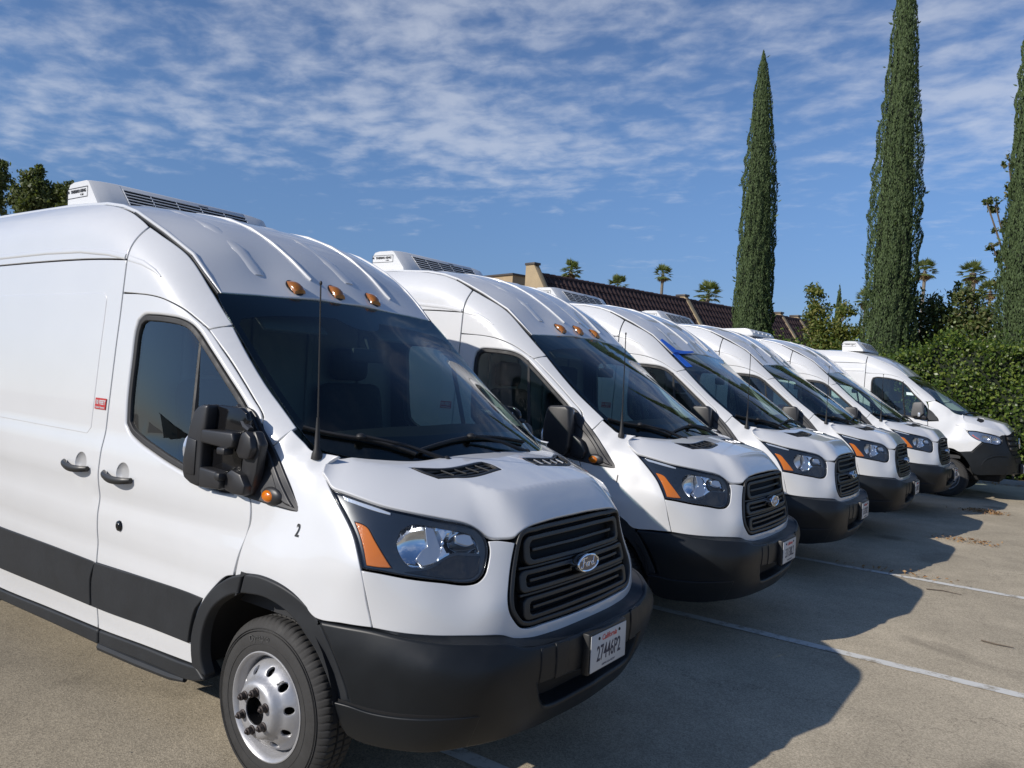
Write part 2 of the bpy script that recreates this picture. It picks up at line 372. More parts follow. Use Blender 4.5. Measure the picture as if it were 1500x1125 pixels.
EC=np.array([(.13,1.355),(.06,1.40),(-.02,1.46),(-.278,1.645),(-.55,1.88),(-.742,2.048),(-.98,2.25),(-1.2,2.365),(-1.34,2.43),(-1.47,2.487),(-1.62,2.53),(-1.8,2.56),(-2.2,2.582),(-3,2.59),(-5.2,2.59)])
def chaikin(P,n=2):
    P=np.asarray(P,float)
    for _ in range(n):
        Q=[P[0]]
        for a,b in zip(P[:-1],P[1:]): Q+=[.75*a+.25*b,.25*a+.75*b]
        P=np.array(Q+[P[-1]])
    return P
ECS=chaikin(EC,2)
def edge_dist(x,z):
    x=np.asarray(x,float);z=np.asarray(z,float)
    A=ECS[:-1];B=ECS[1:];d=B-A;L=(d**2).sum(1)
    X=np.stack([x,z],-1)[...,None,:]
    t=np.clip(((X-A)*d).sum(-1)/L,0,1);q=A+t[...,None]*d
    D=np.linalg.norm(X-q,axis=-1);i=D.argmin(-1)
    dm=np.take_along_axis(D,i[...,None],-1)[...,0]
    qq=np.take_along_axis(q,i[...,None,None],-2)[...,0,:]
    # signed: positive below/behind the edge
    n=np.stack([-d[:,1],d[:,0]],-1)[i]   # left normal of direction
    s=((X[...,0,:]-qq)*n).sum(-1)
    return np.where(s>=0,dm,-dm),qq
def W(x,z):
    x=np.asarray(x,float);z=np.asarray(z,float);sh=x.shape
    x=x.ravel();z=z.ravel()
    y=np.interp(z,*PZS)
    D=tps_eval(DT_,np.c_[np.maximum(x,-2.2),z]);D=np.where(x<-1.25,D*np.clip((x+1.6)/.35,0,1),D)
    y=y-np.maximum(D,-.004)
    d,q=edge_dist(x,z)
    Lr=np.interp(q[:,0],[-1.4,-.8,-.5],[.2,.16,.11])
    R=np.interp(q[:,0],[-3,-1.4,-.75,-.3,.1],[.11,.10,.13,.10,.065])
    y=y-R*np.clip(1-d/Lr,0,2)**2.2
    return y.reshape(sh)
# ---- front radial surfaces (param a = theta*0.9, z)
AS=.9
FRD=[(.846,.405,1.125),(.842,.432,1.085),(.774,.529,1.096),(.251,.877,1.25),(.388,.885,1.151),(.59,.835,.996),(.77,.62,.941),(.485,.92,.991),(.9,.468,.783),(.533,.895,.775),(.905,0,.95),(.93,0,.758),(.845,0,1.13),
(.925,.25,.77),(.895,.25,.95),(.845,.25,1.13),(.875,.42,.95),(.80,.66,.80),(.85,.57,.86),(.70,.77,.86),(.67,.75,.99),(.60,.75,1.13),(.70,.64,1.08),(.45,.835,1.19),(.945,0,.6),(.90,.45,.6),(.80,.68,.6),(.53,.90,.6),(.95,0,.4),(.5,.88,.4),
(.35,.945,.9),(.2,.965,.95),(.3,.93,1.06)]
for z in (.4,.6,.8,.95,1.05,1.15,1.25,1.33):
    for x in (-.4,-.25,-.1,.05): FRD.append((x,float(W(np.array([x]),np.array([z]))[0]),z))
for x,z in ((-.22,1.4),(-.12,1.4),(-.2,1.46),(-.05,1.37)): FRD.append((x,float(W(np.array([x]),np.array([z]))[0]),z))
FRD+=[(.098,.838,1.352),(.127,.80,1.366),(.03,.84,1.385)]
FRD=np.array(FRD)
def pol(D): return np.c_[np.arctan2(np.abs(D[:,1]),D[:,0])*AS,D[:,2]],np.hypot(D[:,0],D[:,1])
def symfit(D,lam):
    P,r=pol(D);m=P[:,0]>.03
    P2=np.r_[P,np.c_[-P[m,0],P[m,1]]];r2=np.r_[r,r[m]];return tps_fit(P2,r2,lam)
FRT=symfit(FRD,2e-4)
FBD=[(1.0,0,.74),(1.0,.24,.73),(.965,.48,.73),(.88,.68,.735),(.75,.81,.745),(.533,.905,.765),(.35,.95,.77),(.2,.972,.77),
(1.02,0,.674),(1.012,.25,.674),(.985,.48,.674),(.93,.68,.674),(.79,.825,.68),(.6,.905,.68),(.4,.955,.68),(.2,.98,.68),
(1.015,0,.55),(1.005,.25,.55),(.985,.45,.55),(.925,.66,.55),(.79,.81,.55),(.58,.905,.55),(.40,.95,.55),(.2,.97,.55),
(1.0,0,.44),(.975,.354,.44),(.90,.62,.44),(.77,.79,.44),(.57,.89,.44),(.4,.935,.44),(.2,.96,.44),
(.95,0,.34),(.93,.3,.34),(.85,.6,.34),(.72,.77,.34),(.5,.87,.34),(.35,.91,.34),(.2,.94,.34),(.91,0,.28),(.89,.3,.28),(.81,.58,.28),(.67,.75,.28),(.45,.85,.28),(.2,.91,.28)]
FBT=symfit(np.array(FBD,float),1e-5)
def FR(a,z): return tps_eval(FRT,np.c_[np.abs(np.ravel(a)),np.ravel(z)])
def FB(a,z): return tps_eval(FBT,np.c_[np.abs(np.ravel(a)),np.ravel(z)])
# ---- decks
def symxy(D,lam=1e-4):
    D=np.array(D,float);m=np.abs(D[:,1])>.02;D=np.r_[D,D[m]*[1,-1,1]];return tps_fit(D[:,:2],D[:,2],lam)
# bonnet: a gently domed sheet that drops along its border to the grille and the head lamps
HE=[(.8425,0,1.14),(.8425,.15,1.14),(.846,.30,1.138),(.8445,.39,1.133),(.840,.425,1.108),(.826,.462,1.092),(.80,.495,1.094),(.772,.530,1.0965),(.754,.546,1.121),(.730,.566,1.145),(.704,.594,1.158),(.648,.663,1.174),(.570,.739,1.195),(.471,.806,1.214),(.380,.843,1.235),(.308,.862,1.249),(.251,.874,1.257),(.207,.862,1.283),(.176,.852,1.312),(.150,.822,1.345),(.127,.772,1.3715),(-.02,.74,1.40)]
def Hb(x,y): return 1.4437-.2313*x-.02*np.maximum(0,x-.55)-.085*y*y
_he=chaikin(np.array(HE),2); _ph=np.arctan2(_he[:,1],_he[:,0]); _pg=np.linspace(-.3,1.9,441)
def _sm(v,w):
    v=np.interp(np.abs(_pg),_ph,v); k=np.exp(-.5*(np.arange(-40,41)*.005/w)**2);k/=k.sum()
    return np.convolve(np.pad(v,40,mode='edge'),k,'valid')
HRe=_sm(np.hypot(_he[:,0],_he[:,1]),.022); HZe=_sm(_he[:,2],.03); HBe=_sm(Hb(_he[:,0],_he[:,1]),.03); HCo=np.gradient(HRe,_pg); HCo=HRe/np.hypot(HRe,HCo)
HLr=_sm(np.interp(_ph,[0,.40,.55,.75,1.0,1.28,1.42],[.12,.12,.16,.24,.26,.17,.10]),.06)
def H(x,y):
    x=np.ravel(np.asarray(x,float));y=np.abs(np.ravel(np.asarray(y,float)))
    ph=np.arctan2(y,x);r=np.hypot(x,y);f=lambda v:np.interp(ph,_pg,v)
    t=np.clip(1-(f(HRe)-r)*f(HCo)/f(HLr),0,1.5)
    return Hb(x,y)+(f(HZe)-f(HBe))*(np.sqrt(np.maximum(t,0)**2+.0)**1.38)
GD=[(-.742,.771,2.048),(-.735,.4,2.07),(-.73,0,2.082),(.34,0,1.365),(.31,.3,1.365),(.22,.6,1.37),(.08,.80,1.38),(-.195,0,1.735),(-.21,.4,1.725),(-.278,.80,1.642),(-.55,.79,1.878),(-.02,.80,1.455),(-.5,.4,1.91),(-.48,0,1.92)]
GT=symxy(GD,1e-4)
RD=[(-.742,.771,2.05),(-.735,.4,2.075),(-.73,0,2.087),(-.84,.142,2.192),(-.88,.418,2.190),(-.87,0,2.213),(-1.0,0,2.322),(-1.2,0,2.448),(-1.2,.5,2.432),(-1.0,.5,2.303),(-1.34,0,2.512),(-1.62,0,2.588),(-2,0,2.622),(-2.3,0,2.632),(-3.5,0,2.634),(-5.2,0,2.634),(-2.,.5,2.612),(-3.5,.5,2.62),(-5.2,.5,2.62),(-1.5,.5,2.545)]
for x,z in ECS[::3]:
    if x<-.76: RD.append((x,float(W(np.array([x]),np.array([z]))[0]),z+.003))
RT=symxy(RD,2e-4)
def G(x,y): return tps_eval(GT,np.c_[np.ravel(x),np.ravel(y)])
def RF(x,y): return tps_eval(RT,np.c_[np.ravel(x),np.ravel(y)])
# ------------------------------------------------------------------ surfaces as Surf objects (right-hand side; y < 0)
sS = Surf(lambda x, z: np.c_[x, -W(x, z), z])
def _rad(fn): return lambda a, z: (lambda r: np.c_[r * np.cos(a / AS), -r * np.sin(a / AS), z])(fn(a, z))
sF = Surf(_rad(FR), True); sB = Surf(_rad(FB), True)
sH = Surf(lambda x, y: np.c_[x, y, H(x, y)]); sG = Surf(lambda x, y: np.c_[x, y, G(x, y)]); sR = Surf(lambda x, y: np.c_[x, y, RF(x, y)])
def symy(P): return list(P) + [(x, -y) for x, y in P[::-1] if abs(y) > 1e-4]      # (x,y) half loop from y=0 outwards
def syma(P): return list(P) + [(-a, z) for a, z in P[::-1] if abs(a) > 1e-4]
def at(S, u, v, off=0.0): return Vector(S.eval(np.array([[u, v]]), off)[0][0])
def nrm(S, u, v): return Vector(S.eval(np.array([[u, v]]))[1][0])
def s2a(x, z): return float(np.arctan2(W(np.array([x]), np.array([z]))[0], x) * AS)
def arc(cx, cz, r, a0, a1, n): return [(cx + r * math.cos(math.radians(a0 + (a1 - a0) * i / n)), cz + r * math.sin(math.radians(a0 + (a1 - a0) * i / n))) for i in range(n + 1)]

XR, RWX = -4.95, -3.73                 # rear end, rear axle
DT = [(-1.13, 2.033), (-1.044, 2.026), (-.955, 2.012), (-.87, 1.989), (-.793, 1.96), (-.711, 1.917), (-.633, 1.872), (-.497, 1.766), (-.349, 1.641), (-.271, 1.574), (-.213, 1.525)]
DF = [(-.192, 1.50), (-.178, 1.461), (-.176, 1.338), (-.172, 1.254), (-.160, 1.19), (-.135, 1.14), (-.130, 1.066), (-.140, 1.03), (-.158, .953), (-.182, .844)]
WOUT = [(-1.105, 1.40), (-1.12, 1.51), (-1.126, 1.72), (-1.127, 1.85), (-1.112, 1.90), (-1.072, 1.926), (-1.004, 1.929), (-.896, 1.924), (-.797, 1.913), (-.736, 1.897), (-.685, 1.869), (-.587, 1.792), (-.439, 1.668), (-.30, 1.548), (-.235, 1.478), (-.215, 1.43), (-.222, 1.30), (-.25, 1.18), (-.33, 1.176), (-.548, 1.222), (-.673, 1.25), (-.85, 1.294), (-.985, 1.33), (-1.06, 1.36)]
def grow(P, d):
    P = np.array(P, float)
    if area(P) < 0: P = P[::-1]
    return [tuple(q) for q in inset(densify(P, .03), d)]
WGL = grow(WOUT, .028)
ARCH_O = [(-.443, .40), (-.445, .47), (-.44, .53), (-.418, .60), (-.385, .662), (-.345, .72), (-.292, .775), (-.228, .82), (-.16, .852), (-.095, .871), (-.02, .878), (.066, .873), (.146, .857), (.218, .828), (.27, .795), (.315, .752), (.35, .70), (.385, .64), (.415, .58), (.445, .52), (.458, .478)]
ARCH_I = [(-.345, .375), (-.365, .43), (-.368, .488), (-.36, .552), (-.334, .621), (-.29, .685), (-.243, .727), (-.19, .76), (-.13, .783), (-.061, .795), (.013, .797), (.085, .786), (.145, .765), (.2, .735), (.25, .692), (.295, .645), (.33, .59), (.362, .535), (.385, .478)]
FASC_B = [(0, .70), (.2, .70), (.36, .708), (.45, .724), (.49, .742), (.58, .752), (.727, .759), (.82, .765), (.926, .775)]
GR = [(0, 1.132), (.15, 1.132), (.30, 1.131), (.385, 1.128), (.412, 1.110), (.424, 1.082), (.441, 1.017), (.458, .939), (.468, .87), (.462, .828), (.446, .80), (.418, .768), (.385, .757), (.30, .756), (.15, .753), (0, .751)]
HLP = [(1.164, 1.252), (1.105, 1.245), (1.034, 1.231), (.938, 1.21), (.823, 1.191), (.717, 1.17), (.63, 1.155), (.59, 1.142), (.559, 1.119), (.542, 1.091), (.536, 1.053), (.545, 1.004), (.559, .968), (.585, .945), (.622, .938), (.71, .951), (.823, .967), (.915, .983), (.975, .99), (.997, 1.043), (1.027, 1.102), (1.078, 1.165)]
AMB = [(1.034, 1.15), (1.005, 1.146), (.979, 1.135), (.951, 1.102), (.916, 1.057), (.886, 1.015), (.874, .998), (.92, .999), (.96, 1.004), (.977, 1.053), (1.001, 1.101)]
LENS = [(.868, 1.088), (.860, 1.130), (.828, 1.150), (.779, 1.150), (.746, 1.143), (.691, 1.132), (.638, 1.123), (.601, 1.110), (.577, 1.083), (.571, 1.045), (.610, 1.048), (.663, 1.050), (.697, 1.037), (.728, 1.019), (.762, 1.002), (.815, 1.004), (.839, 1.026), (.860, 1.060)]

def build_parts():
    P = []
    def both(name, geo, mat, kids=None, only=None, label=None, angle=38):
        """a part of the right side and its mirror image on the left"""
        for m in (False, True):
            g = geo.mirror() if m else geo
            P.append(Node(name, g, mat, [Node(k[0], k[1].mirror() if m else k[1], k[2], angle=k[3] if len(k) > 3 else 38) for k in (kids or [])], label, angle, only=only))
    # ---------------- body sides
    zr = [(XR, 2.585), (-4.2, 2.585), (-3.0, 2.585), (-2.2, 2.577), (-1.8, 2.555), (-1.62, 2.525), (-1.47, 2.482), (-1.34, 2.424), (-1.288, 2.396)]
    wh = arc(RWX, .36, .44, 180, 0, 14)
    # upper and lower body side meet in the long seam below the roof
    up = [(XR, 2.232), (-2.9, 2.236), (-2.2, 2.236), (-1.646, 2.228), (-1.288, 2.212)] + zr[::-1]
    lo = [(XR, .34)] + wh + [(-3.2, .325), (-2.45, .318), (-1.832, .34), (-1.288, .358), (-1.288, 1.0), (-1.288, 2.208), (-1.646, 2.224), (-2.2, 2.232), (-2.9, 2.232), (XR, 2.228)]
    press = panel(sS, [(-4.6, 1.32), (-1.46, 1.318), (-1.43, 1.35), (-1.43, 2.02), (-1.46, 2.045), (-4.6, 2.05)], off=.0035, gap=0, r=.006, depth=.008, h=.09)
    h1 = handle(-1.62, 1.160, -1.37, 1.150)
    _p = at(sS, -1.360, 1.478, .004); _n = nrm(sS, -1.36, 1.478); _x = Vector((0, 0, 1)).cross(_n); stick = frame_xf(_p, _x, _n.cross(_x))
    skids = [('pressed_panel', press, PAINT)] + h1
    lop = panel(sS, lo, [RC(-1.47, 1.172)], h=.075, hr=[.003])
    P.append(Node('body_side', lop, PAINT, [Node(k[0], k[1], k[2]) for k in skids] + [
        Node('clearance_sticker', box((0, 0, 0), (.108, .056, .0012)).xf(stick), STICK),
        Node('sticker_lettering', text_geo('10 FEET', .022, sx=.98, bold=.0012).move((0, .006, .0011)).add(text_geo('Vertical Clearance', .0095, sx=.92, bold=.0004).move((0, -.0185, .0011))).xf(stick), PLATE)]))
    P.append(Node('body_side', lop.mirror(), PAINT, [Node(k[0], k[1].mirror(), k[2]) for k in skids]))
    crease = strip(sS, [(-4.9, 2.285), (-3, 2.287), (-2.2, 2.290), (-1.786, 2.280), (-1.478, 2.252), (-1.30, 2.224)], .030, -.001, .006)
    both('roof_side', panel(sS, up, h=.06), PAINT, [('body_crease', crease, PAINT)])
    cap = [(-1.282, 2.042)] + DT[:7] + [(-.593, 1.892), (-.575, 1.898)] + [(-.66, 1.970), (-.748, 2.046), (-.98, 2.243), (-1.2, 2.357), (-1.282, 2.395)]
    cr2 = strip(sS, [(-1.27, 2.216), (-1.153, 2.190), (-1.055, 2.150), (-1.0, 2.118)], [.03, .028, .018, .006], -.001, .005)
    both('roof_corner', panel(sS, cap, h=.035), PAINT, [('body_crease', cr2, PAINT)])
    pil = [(-.630, 1.868)] + DT[7:] + [(-.19, 1.502), (-.176, 1.468), (-.10, 1.386), (-.09, 1.392), (-.045, 1.468), (-.278, 1.637), (-.55, 1.873), (-.572, 1.893), (-.595, 1.888)]
    both('windscreen_pillar', panel(sS, pil, h=.025, gap=.0015), PAINT)
    # ---------------- door
    door = [(-1.282, 2.038)] + DT + DF + [(-.23, .83), (-.30, .775), (-.37, .69), (-.41, .60), (-.428, .50), (-.43, .402), (-.852, .381), (-1.271, .358), (-1.282, .358), (-1.282, 1.0)]
    dk = handle(-1.205, 1.152, -.955, 1.143)
    seal = panel(sS, WOUT, [WGL], off=-.004, gap=0, r=.006, depth=.03, h=.05)
    gl = panel(sS, grow(WOUT, .02), off=-.016, gap=0, r=.001, depth=.004, h=.08)
    q0, q1 = at(sS, -.668, 1.89, -.012), at(sS, -.556, 1.225, -.012)
    bar = prism([(-.018, 0), (.018, 0), (.018, .006), (-.018, .006)], 0, (q1 - q0).length, 'z', .002).xf(frame_xf(q0, (1, 0, .17), (0, -1, 0.0)) @ Matrix.Rotation(math.radians(0), 4, 'X')) if False else tube([q0, (q0 + q1) / 2, q1], .014, 8)
    q2 = at(sS, -1.067, .912, .002)
    lock = lathe([(0, .012), (.012, .012), (.016, .008), (.024, .006), (.026, 0)], 20).move(q2)
    trim = panel(sS, [(-1.25, 1.98)] + [(x + .02, z - .05) for x, z in DT[1:]] + [(-.26, 1.42), (-.26, 1.0), (-.45, .80), (-.45, .45), (-1.25, .42)], [grow(WOUT, -.012)], off=-.055, gap=0, r=.004, depth=-.02, h=.12)
    fl = flare_piece(ARCH_O[:10] + [(-.110, .868)], ARCH_I[:9] + [(-.137, .781)])
    both('front_door', panel(sS, door, [WOUT, RC(-1.055, 1.164)], h=.04, hr=[.016, .003]), PAINT, dk + [('window_seal', seal, RUBBER), ('window_glass', gl, SIDEG), ('window_divider', bar, RUBBER), ('door_lock', lock, GLOSSB), ('door_trim', trim, CABIN)])
    # ---------------- cladding, sill, arch mouldings
    c1 = [(-3.26, .695), (-2.39, .690), (-1.80, .695), (-1.302, .695), (-1.300, .655), (-1.318, .60), (-1.318, .47), (-1.80, .462), (-2.40, .45), (-3.26, .45)]
    c2 = [(-1.287, .696), (-.79, .712), (-.48, .719), (-.362, .716), (-.405, .648), (-.437, .566), (-.452, .501), (-.79, .492), (-1.25, .472), (-1.303, .472), (-1.303, .60), (-1.287, .655)]
    cl = lambda z0, z1: (lambda u, v: .002 + .018 * np.clip((z1 - v) / .05, 0, 1))
    both('side_cladding', panel(sS, c1, off=cl(.4, .697), gap=.001, r=.006, depth=.02, h=.05), PLAST)
    both('side_cladding', panel(sS, c2, off=cl(.4, .715), gap=.001, r=.006, depth=.02, h=.05), PLAST)
    both('sill', panel(sS, [(-3.25, .32), (-2.45, .314), (-1.832, .337), (-1.279, .355), (-1.279, .275), (-1.83, .262), (-2.45, .245), (-3.25, .245)], off=.006, r=.012, depth=.10, h=.05), PLAST)
    both('sill', panel(sS, [(-1.271, .355), (-.852, .379), (-.459, .396), (-.43, .40), (-.36, .352), (-.45, .322), (-.80, .305), (-1.271, .275)], off=.006, r=.012, depth=.10, h=.05), PLAST)
    both('sill_step', tube([at(sS, x, z, -.005) for x, z in ((-1.27, .27), (-.9, .285), (-.62, .30), (-.52, .31))], [.022, .022, .020, .012], 8), PLAST)
    both('arch_moulding', fl, PLAST)
    both('arch_moulding', flare_piece([(-.098, .871)] + ARCH_O[10:], [(-.126, .785)] + ARCH_I[10:]), PLAST)
    # ---------------- fender
    fx = lambda pts: [(s2a(x, z), z) for x, z in pts]
    fen = [(1.160, 1.249), (1.074, 1.165), (1.023, 1.102), (.993, 1.043), (.972, .988), (.960, .942), (.948, .875), (.935, .821), (.924, .775), (1.033, .773), (1.146, .770)]
    fen += fx([(.25, .79), (.14, .845), (0, .868), (-.10, .862), (-.178, .838)]) + fx(DF[::-1][1:-1]) + fx([(-.172, 1.455), (-.094, 1.388), (-.085, 1.396), (-.040, 1.462), (.02, 1.415), (.06, 1.388)]) + [(1.20, 1.372), (1.238, 1.345), (1.246, 1.325), (1.232, 1.305), (1.2, 1.278)]
    _p = at(sF, s2a(.144, 1.077), 1.077, .0035); _n = nrm(sF, s2a(.144, 1.077), 1.077); _x = Vector((0, 0, 1)).cross(_n); m2 = frame_xf(_p, _x, _n.cross(_x))
    fgeo = panel(sF, fen, h=.028, step=.018)
    P.append(Node('fender', fgeo, PAINT, [Node('fleet_number', text_geo('2', .052, sx=.62, bold=.001).xf(m2), BLACKINK, only={1}), Node('fleet_number', text_geo('1', .052, sx=.62, bold=.001).xf(m2), BLACKINK, only={2}), Node('fleet_number', text_geo('1', .052, sx=.62, bold=.001).xf(m2), BLACKINK, only={3})]))
    P.append(Node('fender', fgeo.mirror(), PAINT))
    # ---------------- nose panel between the head lamps and the bumper
    c = FASC_B[::-1] + []
    half = [(.972, .986)] + [(a, z) for a, z in HLP[18::-1] if False]
    hl_low = [(.975, .986), (.915, .979), (.823, .963), (.71, .947), (.622, .934), (.583, .941), (.555, .966), (.541, 1.004), (.532, 1.053), (.538, 1.089), (.50, 1.0905), (.428, 1.0805)]
    gl_ = [(.445, 1.017), (.462, .939), (.472, .87), (.466, .828), (.449, .797), (.42, .764), (.385, .753), (.30, .752), (.15, .749), (0, .747)]
    R_ = hl_low + gl_                       # right half, from the head lamp's rear corner to the centre, above
    loop = [(a, z) for a, z in R_] + [(-a, z) for a, z in R_[-2::-1]] + [(-a, z) for a, z in FASC_B[::-1]] + FASC_B[1:]
    P.append(Node('nose_panel', panel(sF, loop, h=.026, step=.016), PAINT))
    # ---------------- grille
    g0 = syma(GR); gin = [tuple(q) for q in inset(densify(np.array(g0)[::1] if area(np.array(g0)) > 0 else np.array(g0)[::-1], .02), .024)]
    slats = []
    def ring(z0, z1, w, t):
        rr = (z1 - z0) * .32
        o = []
        for sx in (1, -1):
            for sz in (1, -1):
                cx, cz = sx * (w - rr), (z1 if sz > 0 else z0) - sz * rr
                a0 = {(1, 1): 0, (-1, 1): 90, (-1, -1): 180, (1, -1): 270}[(sx, sz)]
                o.append(((sx, sz), arc(cx, cz, rr, a0, a0 + 90, 5)))
        d = dict(o); return d[(1, 1)] + d[(-1, 1)] + d[(-1, -1)] + d[(1, -1)]
    for z0, z1, w in ((.985, 1.098, .385), (.885, .970, .412), (.778, .868, .40)):
        o = ring(z0, z1, w, 0); i = ring(z0 + .020, z1 - .020, w - .034, 0)
        sl = panel(sF, o, [i], off=-.006, gap=0, r=.006, depth=.03, h=.05, step=.02, corner=2)
        zm = (z0 + z1) / 2
        slats.append(Node('grille_slat', sl, GRILM))
        slats.append(Node('grille_slat', panel(sF, [(w - .06, zm - .007), (w - .06, zm + .007), (-w + .06, zm + .007), (-w + .06, zm - .007)], off=-.016, gap=0, r=.004, depth=.02, h=.05), GRILM))
    for zm in (.9775, .8765):
        slats.append(Node('grille_slat', panel(sF, [(.405, zm - .006), (.405, zm + .006), (-.405, zm + .006), (-.405, zm - .006)], off=-.018, gap=0, r=.004, depth=.02, h=.05), GRILM))
    bo = Vector((at(sF, 0, .945).x + .012, 0, .945)); bm = frame_xf(bo, (0, 1, 0), (-.10, 0, 1))
    def oval(a, b, n=40): return [(a * math.cos(2 * math.pi * k / n), b * math.sin(2 * math.pi * k / n)) for k in range(n)]
    ring_g = tube([(x, y, .012) for x, y in oval(.083, .034)], .0048, 8, closed=True).xf(bm)
    ring_g.add(prism(oval(.087, .038), -.03, .008, 'z').xf(bm))
    face = prism(oval(.081, .032), 0, .0125, 'z').xf(bm)
    # script letters of the badge as raised strokes
    ST = [[(-.058, .012), (-.050, .021), (-.034, .023), (-.018, .020), (-.008, .023)], [(-.036, .021), (-.040, .004), (-.047, -.014), (-.056, -.019), (-.062, -.014), (-.058, -.008)], [(-.050, .002), (-.038, .003), (-.026, .006)],
          [(-.012, .004), (-.019, .001), (-.021, -.008), (-.016, -.014), (-.009, -.011), (-.007, -.003), (-.012, .004), (-.003, .003), (.004, .004)],
          [(.006, .005), (.004, -.006), (.002, -.014)], [(.005, -.002), (.012, .005), (.018, .003)], [(.018, .003), (.022, .001)],
          [(.040, .003), (.032, .004), (.026, -.003), (.027, -.012), (.034, -.013), (.040, -.006)], [(.050, .022), (.044, .008), (.039, -.006), (.041, -.013), (.048, -.012), (.056, -.006)]]
    let = Geo()
    for s_ in ST: let.add(tube([(x, y, .0128) for x, y in chaikin(s_, 2)], .0021, 6))
    let = let.xf(bm)
    P.append(Node('grille', panel(sF, g0, [gin], off=.001, gap=.002, r=.007, depth=.03, h=.03, step=.016), GRILM, [
        Node('grille_backing', panel(sF, g0, off=-.055, gap=.006, r=.002, depth=.0, h=.08), DARK)] + slats + [
        Node('badge', ring_g, CHROME), Node('badge_face', face, BADGEB), Node('badge_lettering', let, CHROME)]))
    # ---------------- head lamps
    rim = panel(sF, HLP, [grow(HLP, .009)], off=-.001, gap=.003, r=.002, depth=.075, h=.05, step=.014)
    back = panel(sF, grow(HLP, .004), off=-.068, gap=0, r=.001, depth=0, h=.05)
    def bowl(u, v):
        d1 = ((u - .795) / .085) ** 2 + ((v - 1.075) / .08) ** 2; d2 = ((u - .628) / .07) ** 2 + ((v - 1.085) / .05) ** 2
        return -.018 - .05 * np.sqrt(np.clip(1 - d1, 0, 1)) - .045 * np.sqrt(np.clip(1 - d2, 0, 1))
    bez = panel(sF, grow(HLP, .007), [LENS, AMB], off=-.016, gap=0, r=.003, depth=.02, h=.035, step=.014)
    refl = panel(sF, grow(LENS, -.002), off=bowl, gap=0, r=.001, depth=.0, h=.010, step=.010, recompute=True)
    vane = panel(sF, [(.775, 1.146), (.742, 1.140), (.70, 1.045), (.728, 1.02), (.775, 1.006), (.80, 1.03), (.78, 1.06), (.762, 1.075)], off=lambda u, v: -.014 - .25 * np.clip(.75 - u, 0, 1), gap=0, r=.003, depth=.03, h=.02, step=.012)
    shade = panel(sF, [(.60, 1.112), (.625, 1.117), (.66, 1.112), (.655, 1.085), (.61, 1.072), (.585, 1.08)], off=-.020, gap=0, r=.004, depth=.02, h=.02, step=.01)
    drl = panel(sF, [(1.03, 1.222), (.95, 1.205), (.905, 1.192), (.905, 1.184), (.96, 1.194), (1.045, 1.212), (1.09, 1.222), (1.11, 1.238)], off=-.012, gap=0, r=.002, depth=.012, h=.03, step=.012)
    low = panel(sF, [(.84, .985), (.64, .955), (.600, .957), (.575, .975), (.566, 1.035), (.610, 1.037), (.66, 1.040), (.70, 1.025), (.74, 1.0)], off=-.0135, gap=0, r=.003, depth=.02, h=.03, step=.014)
    both('headlight', rim, GLOSSB, [('housing', back, DARK), ('bezel', bez, BEZEL), ('reflector', refl, CHROME), ('reflector_vane', vane, SATIN), ('lamp_shade', shade, SATIN), ('turn_signal', panel(sF, grow(AMB, .001), off=-.010, gap=0, r=.004, depth=.02, h=.02, step=.012), AMBER), ('light_strip', drl, PLASTG), ('lower_bezel', low, GLOSSB), ('lens_cover', panel(sF, grow(HLP, .003), off=.0, gap=0, r=.003, depth=.01, h=.03, step=.014), CLEAR)])
    # ---------------- bonnet
    fxy = lambda a, z: tuple(float(q) for q in sF.fn(np.array([a]), np.array([z]))[0][:2])
    edge = [fxy(a, z) for a, z in [(.0, 1.137), (.15, 1.137), (.30, 1.1365), (.388, 1.133), (.416, 1.113), (.428, 1.0865), (.49, 1.094), (.541, 1.0955), (.558, 1.121), (.589, 1.146), (.63, 1.159), (.717, 1.174), (.823, 1.195), (.938, 1.214), (1.034, 1.235), (1.105, 1.249), (1.160, 1.2545)]]
    edge = [(x, y) for x, y in edge] + [(.207, -.862), (.176, -.858), (.150, -.825), (.127, -.775)]
    rear = [(.127, -.767), (.164, -.714), (.226, -.643), (.323, -.479), (.336, -.30), (.341, -.107), (.345, 0)]
    hoodl = edge + rear; hoodl = hoodl[1:-1]; hoodl = [edge[0]] + hoodl + [rear[-1]]
    full = hoodl + [(x, -y) for x, y in hoodl[-2:0:-1]]
    VENT = [(.376, -.556), (.442, -.417), (.440, -.165), (.478, -.144), (.541, -.147), (.556, -.399), (.497, -.520), (.435, -.545)]
    VENTL = [(x, -y) for x, y in VENT]
    hood = panel(sH, full, [grow(VENT, -.001), grow(VENTL, -.001)], h=.024, step=.016, gap=.0025, r=.005)
    vkids = []
    for V_, m in ((VENT, 1), (VENTL, -1)):
        vb = panel(sH, grow(V_, .002), off=-.022, gap=0, r=.001, depth=0, h=.05)
        vf = panel(sH, V_, [grow(V_, .013)], off=.002, gap=0, r=.003, depth=.012, h=.05, step=.02)
        vkids += [Node('hood_vent', vf, GRILM), Node('vent_backing', vb, DARK)]
        for t in (.2, .4, .6, .8):
            yb = -(.165 + t * .36); pa, pb = (.445 + .0 - .07 * max(0, t - .6) / .4, yb), (.545 - .045 * t, yb + .02)
            L_ = strip(sH, [(pa[0] + (pb[0] - pa[0]) * k / 4, (pa[1] + (pb[1] - pa[1]) * k / 4) * m) for k in range(5)], .006, -.006, .005)
            vkids.append(Node('vent_bar', L_, SATIN if m < 0 else GRILM))
        for t in (.25, .5, .75):
            xs = .44 + .1 * t
            vkids.append(Node('vent_bar', strip(sH, [(xs - (.0 if k < 3 else .0) - .05 * (k / 5) ** 2 * (1 - t), -(.155 + k / 5 * .36) * m) for k in range(6)], .012, -.012, .005), GRILM))
    P.append(Node('hood', hood, PAINT, vkids))
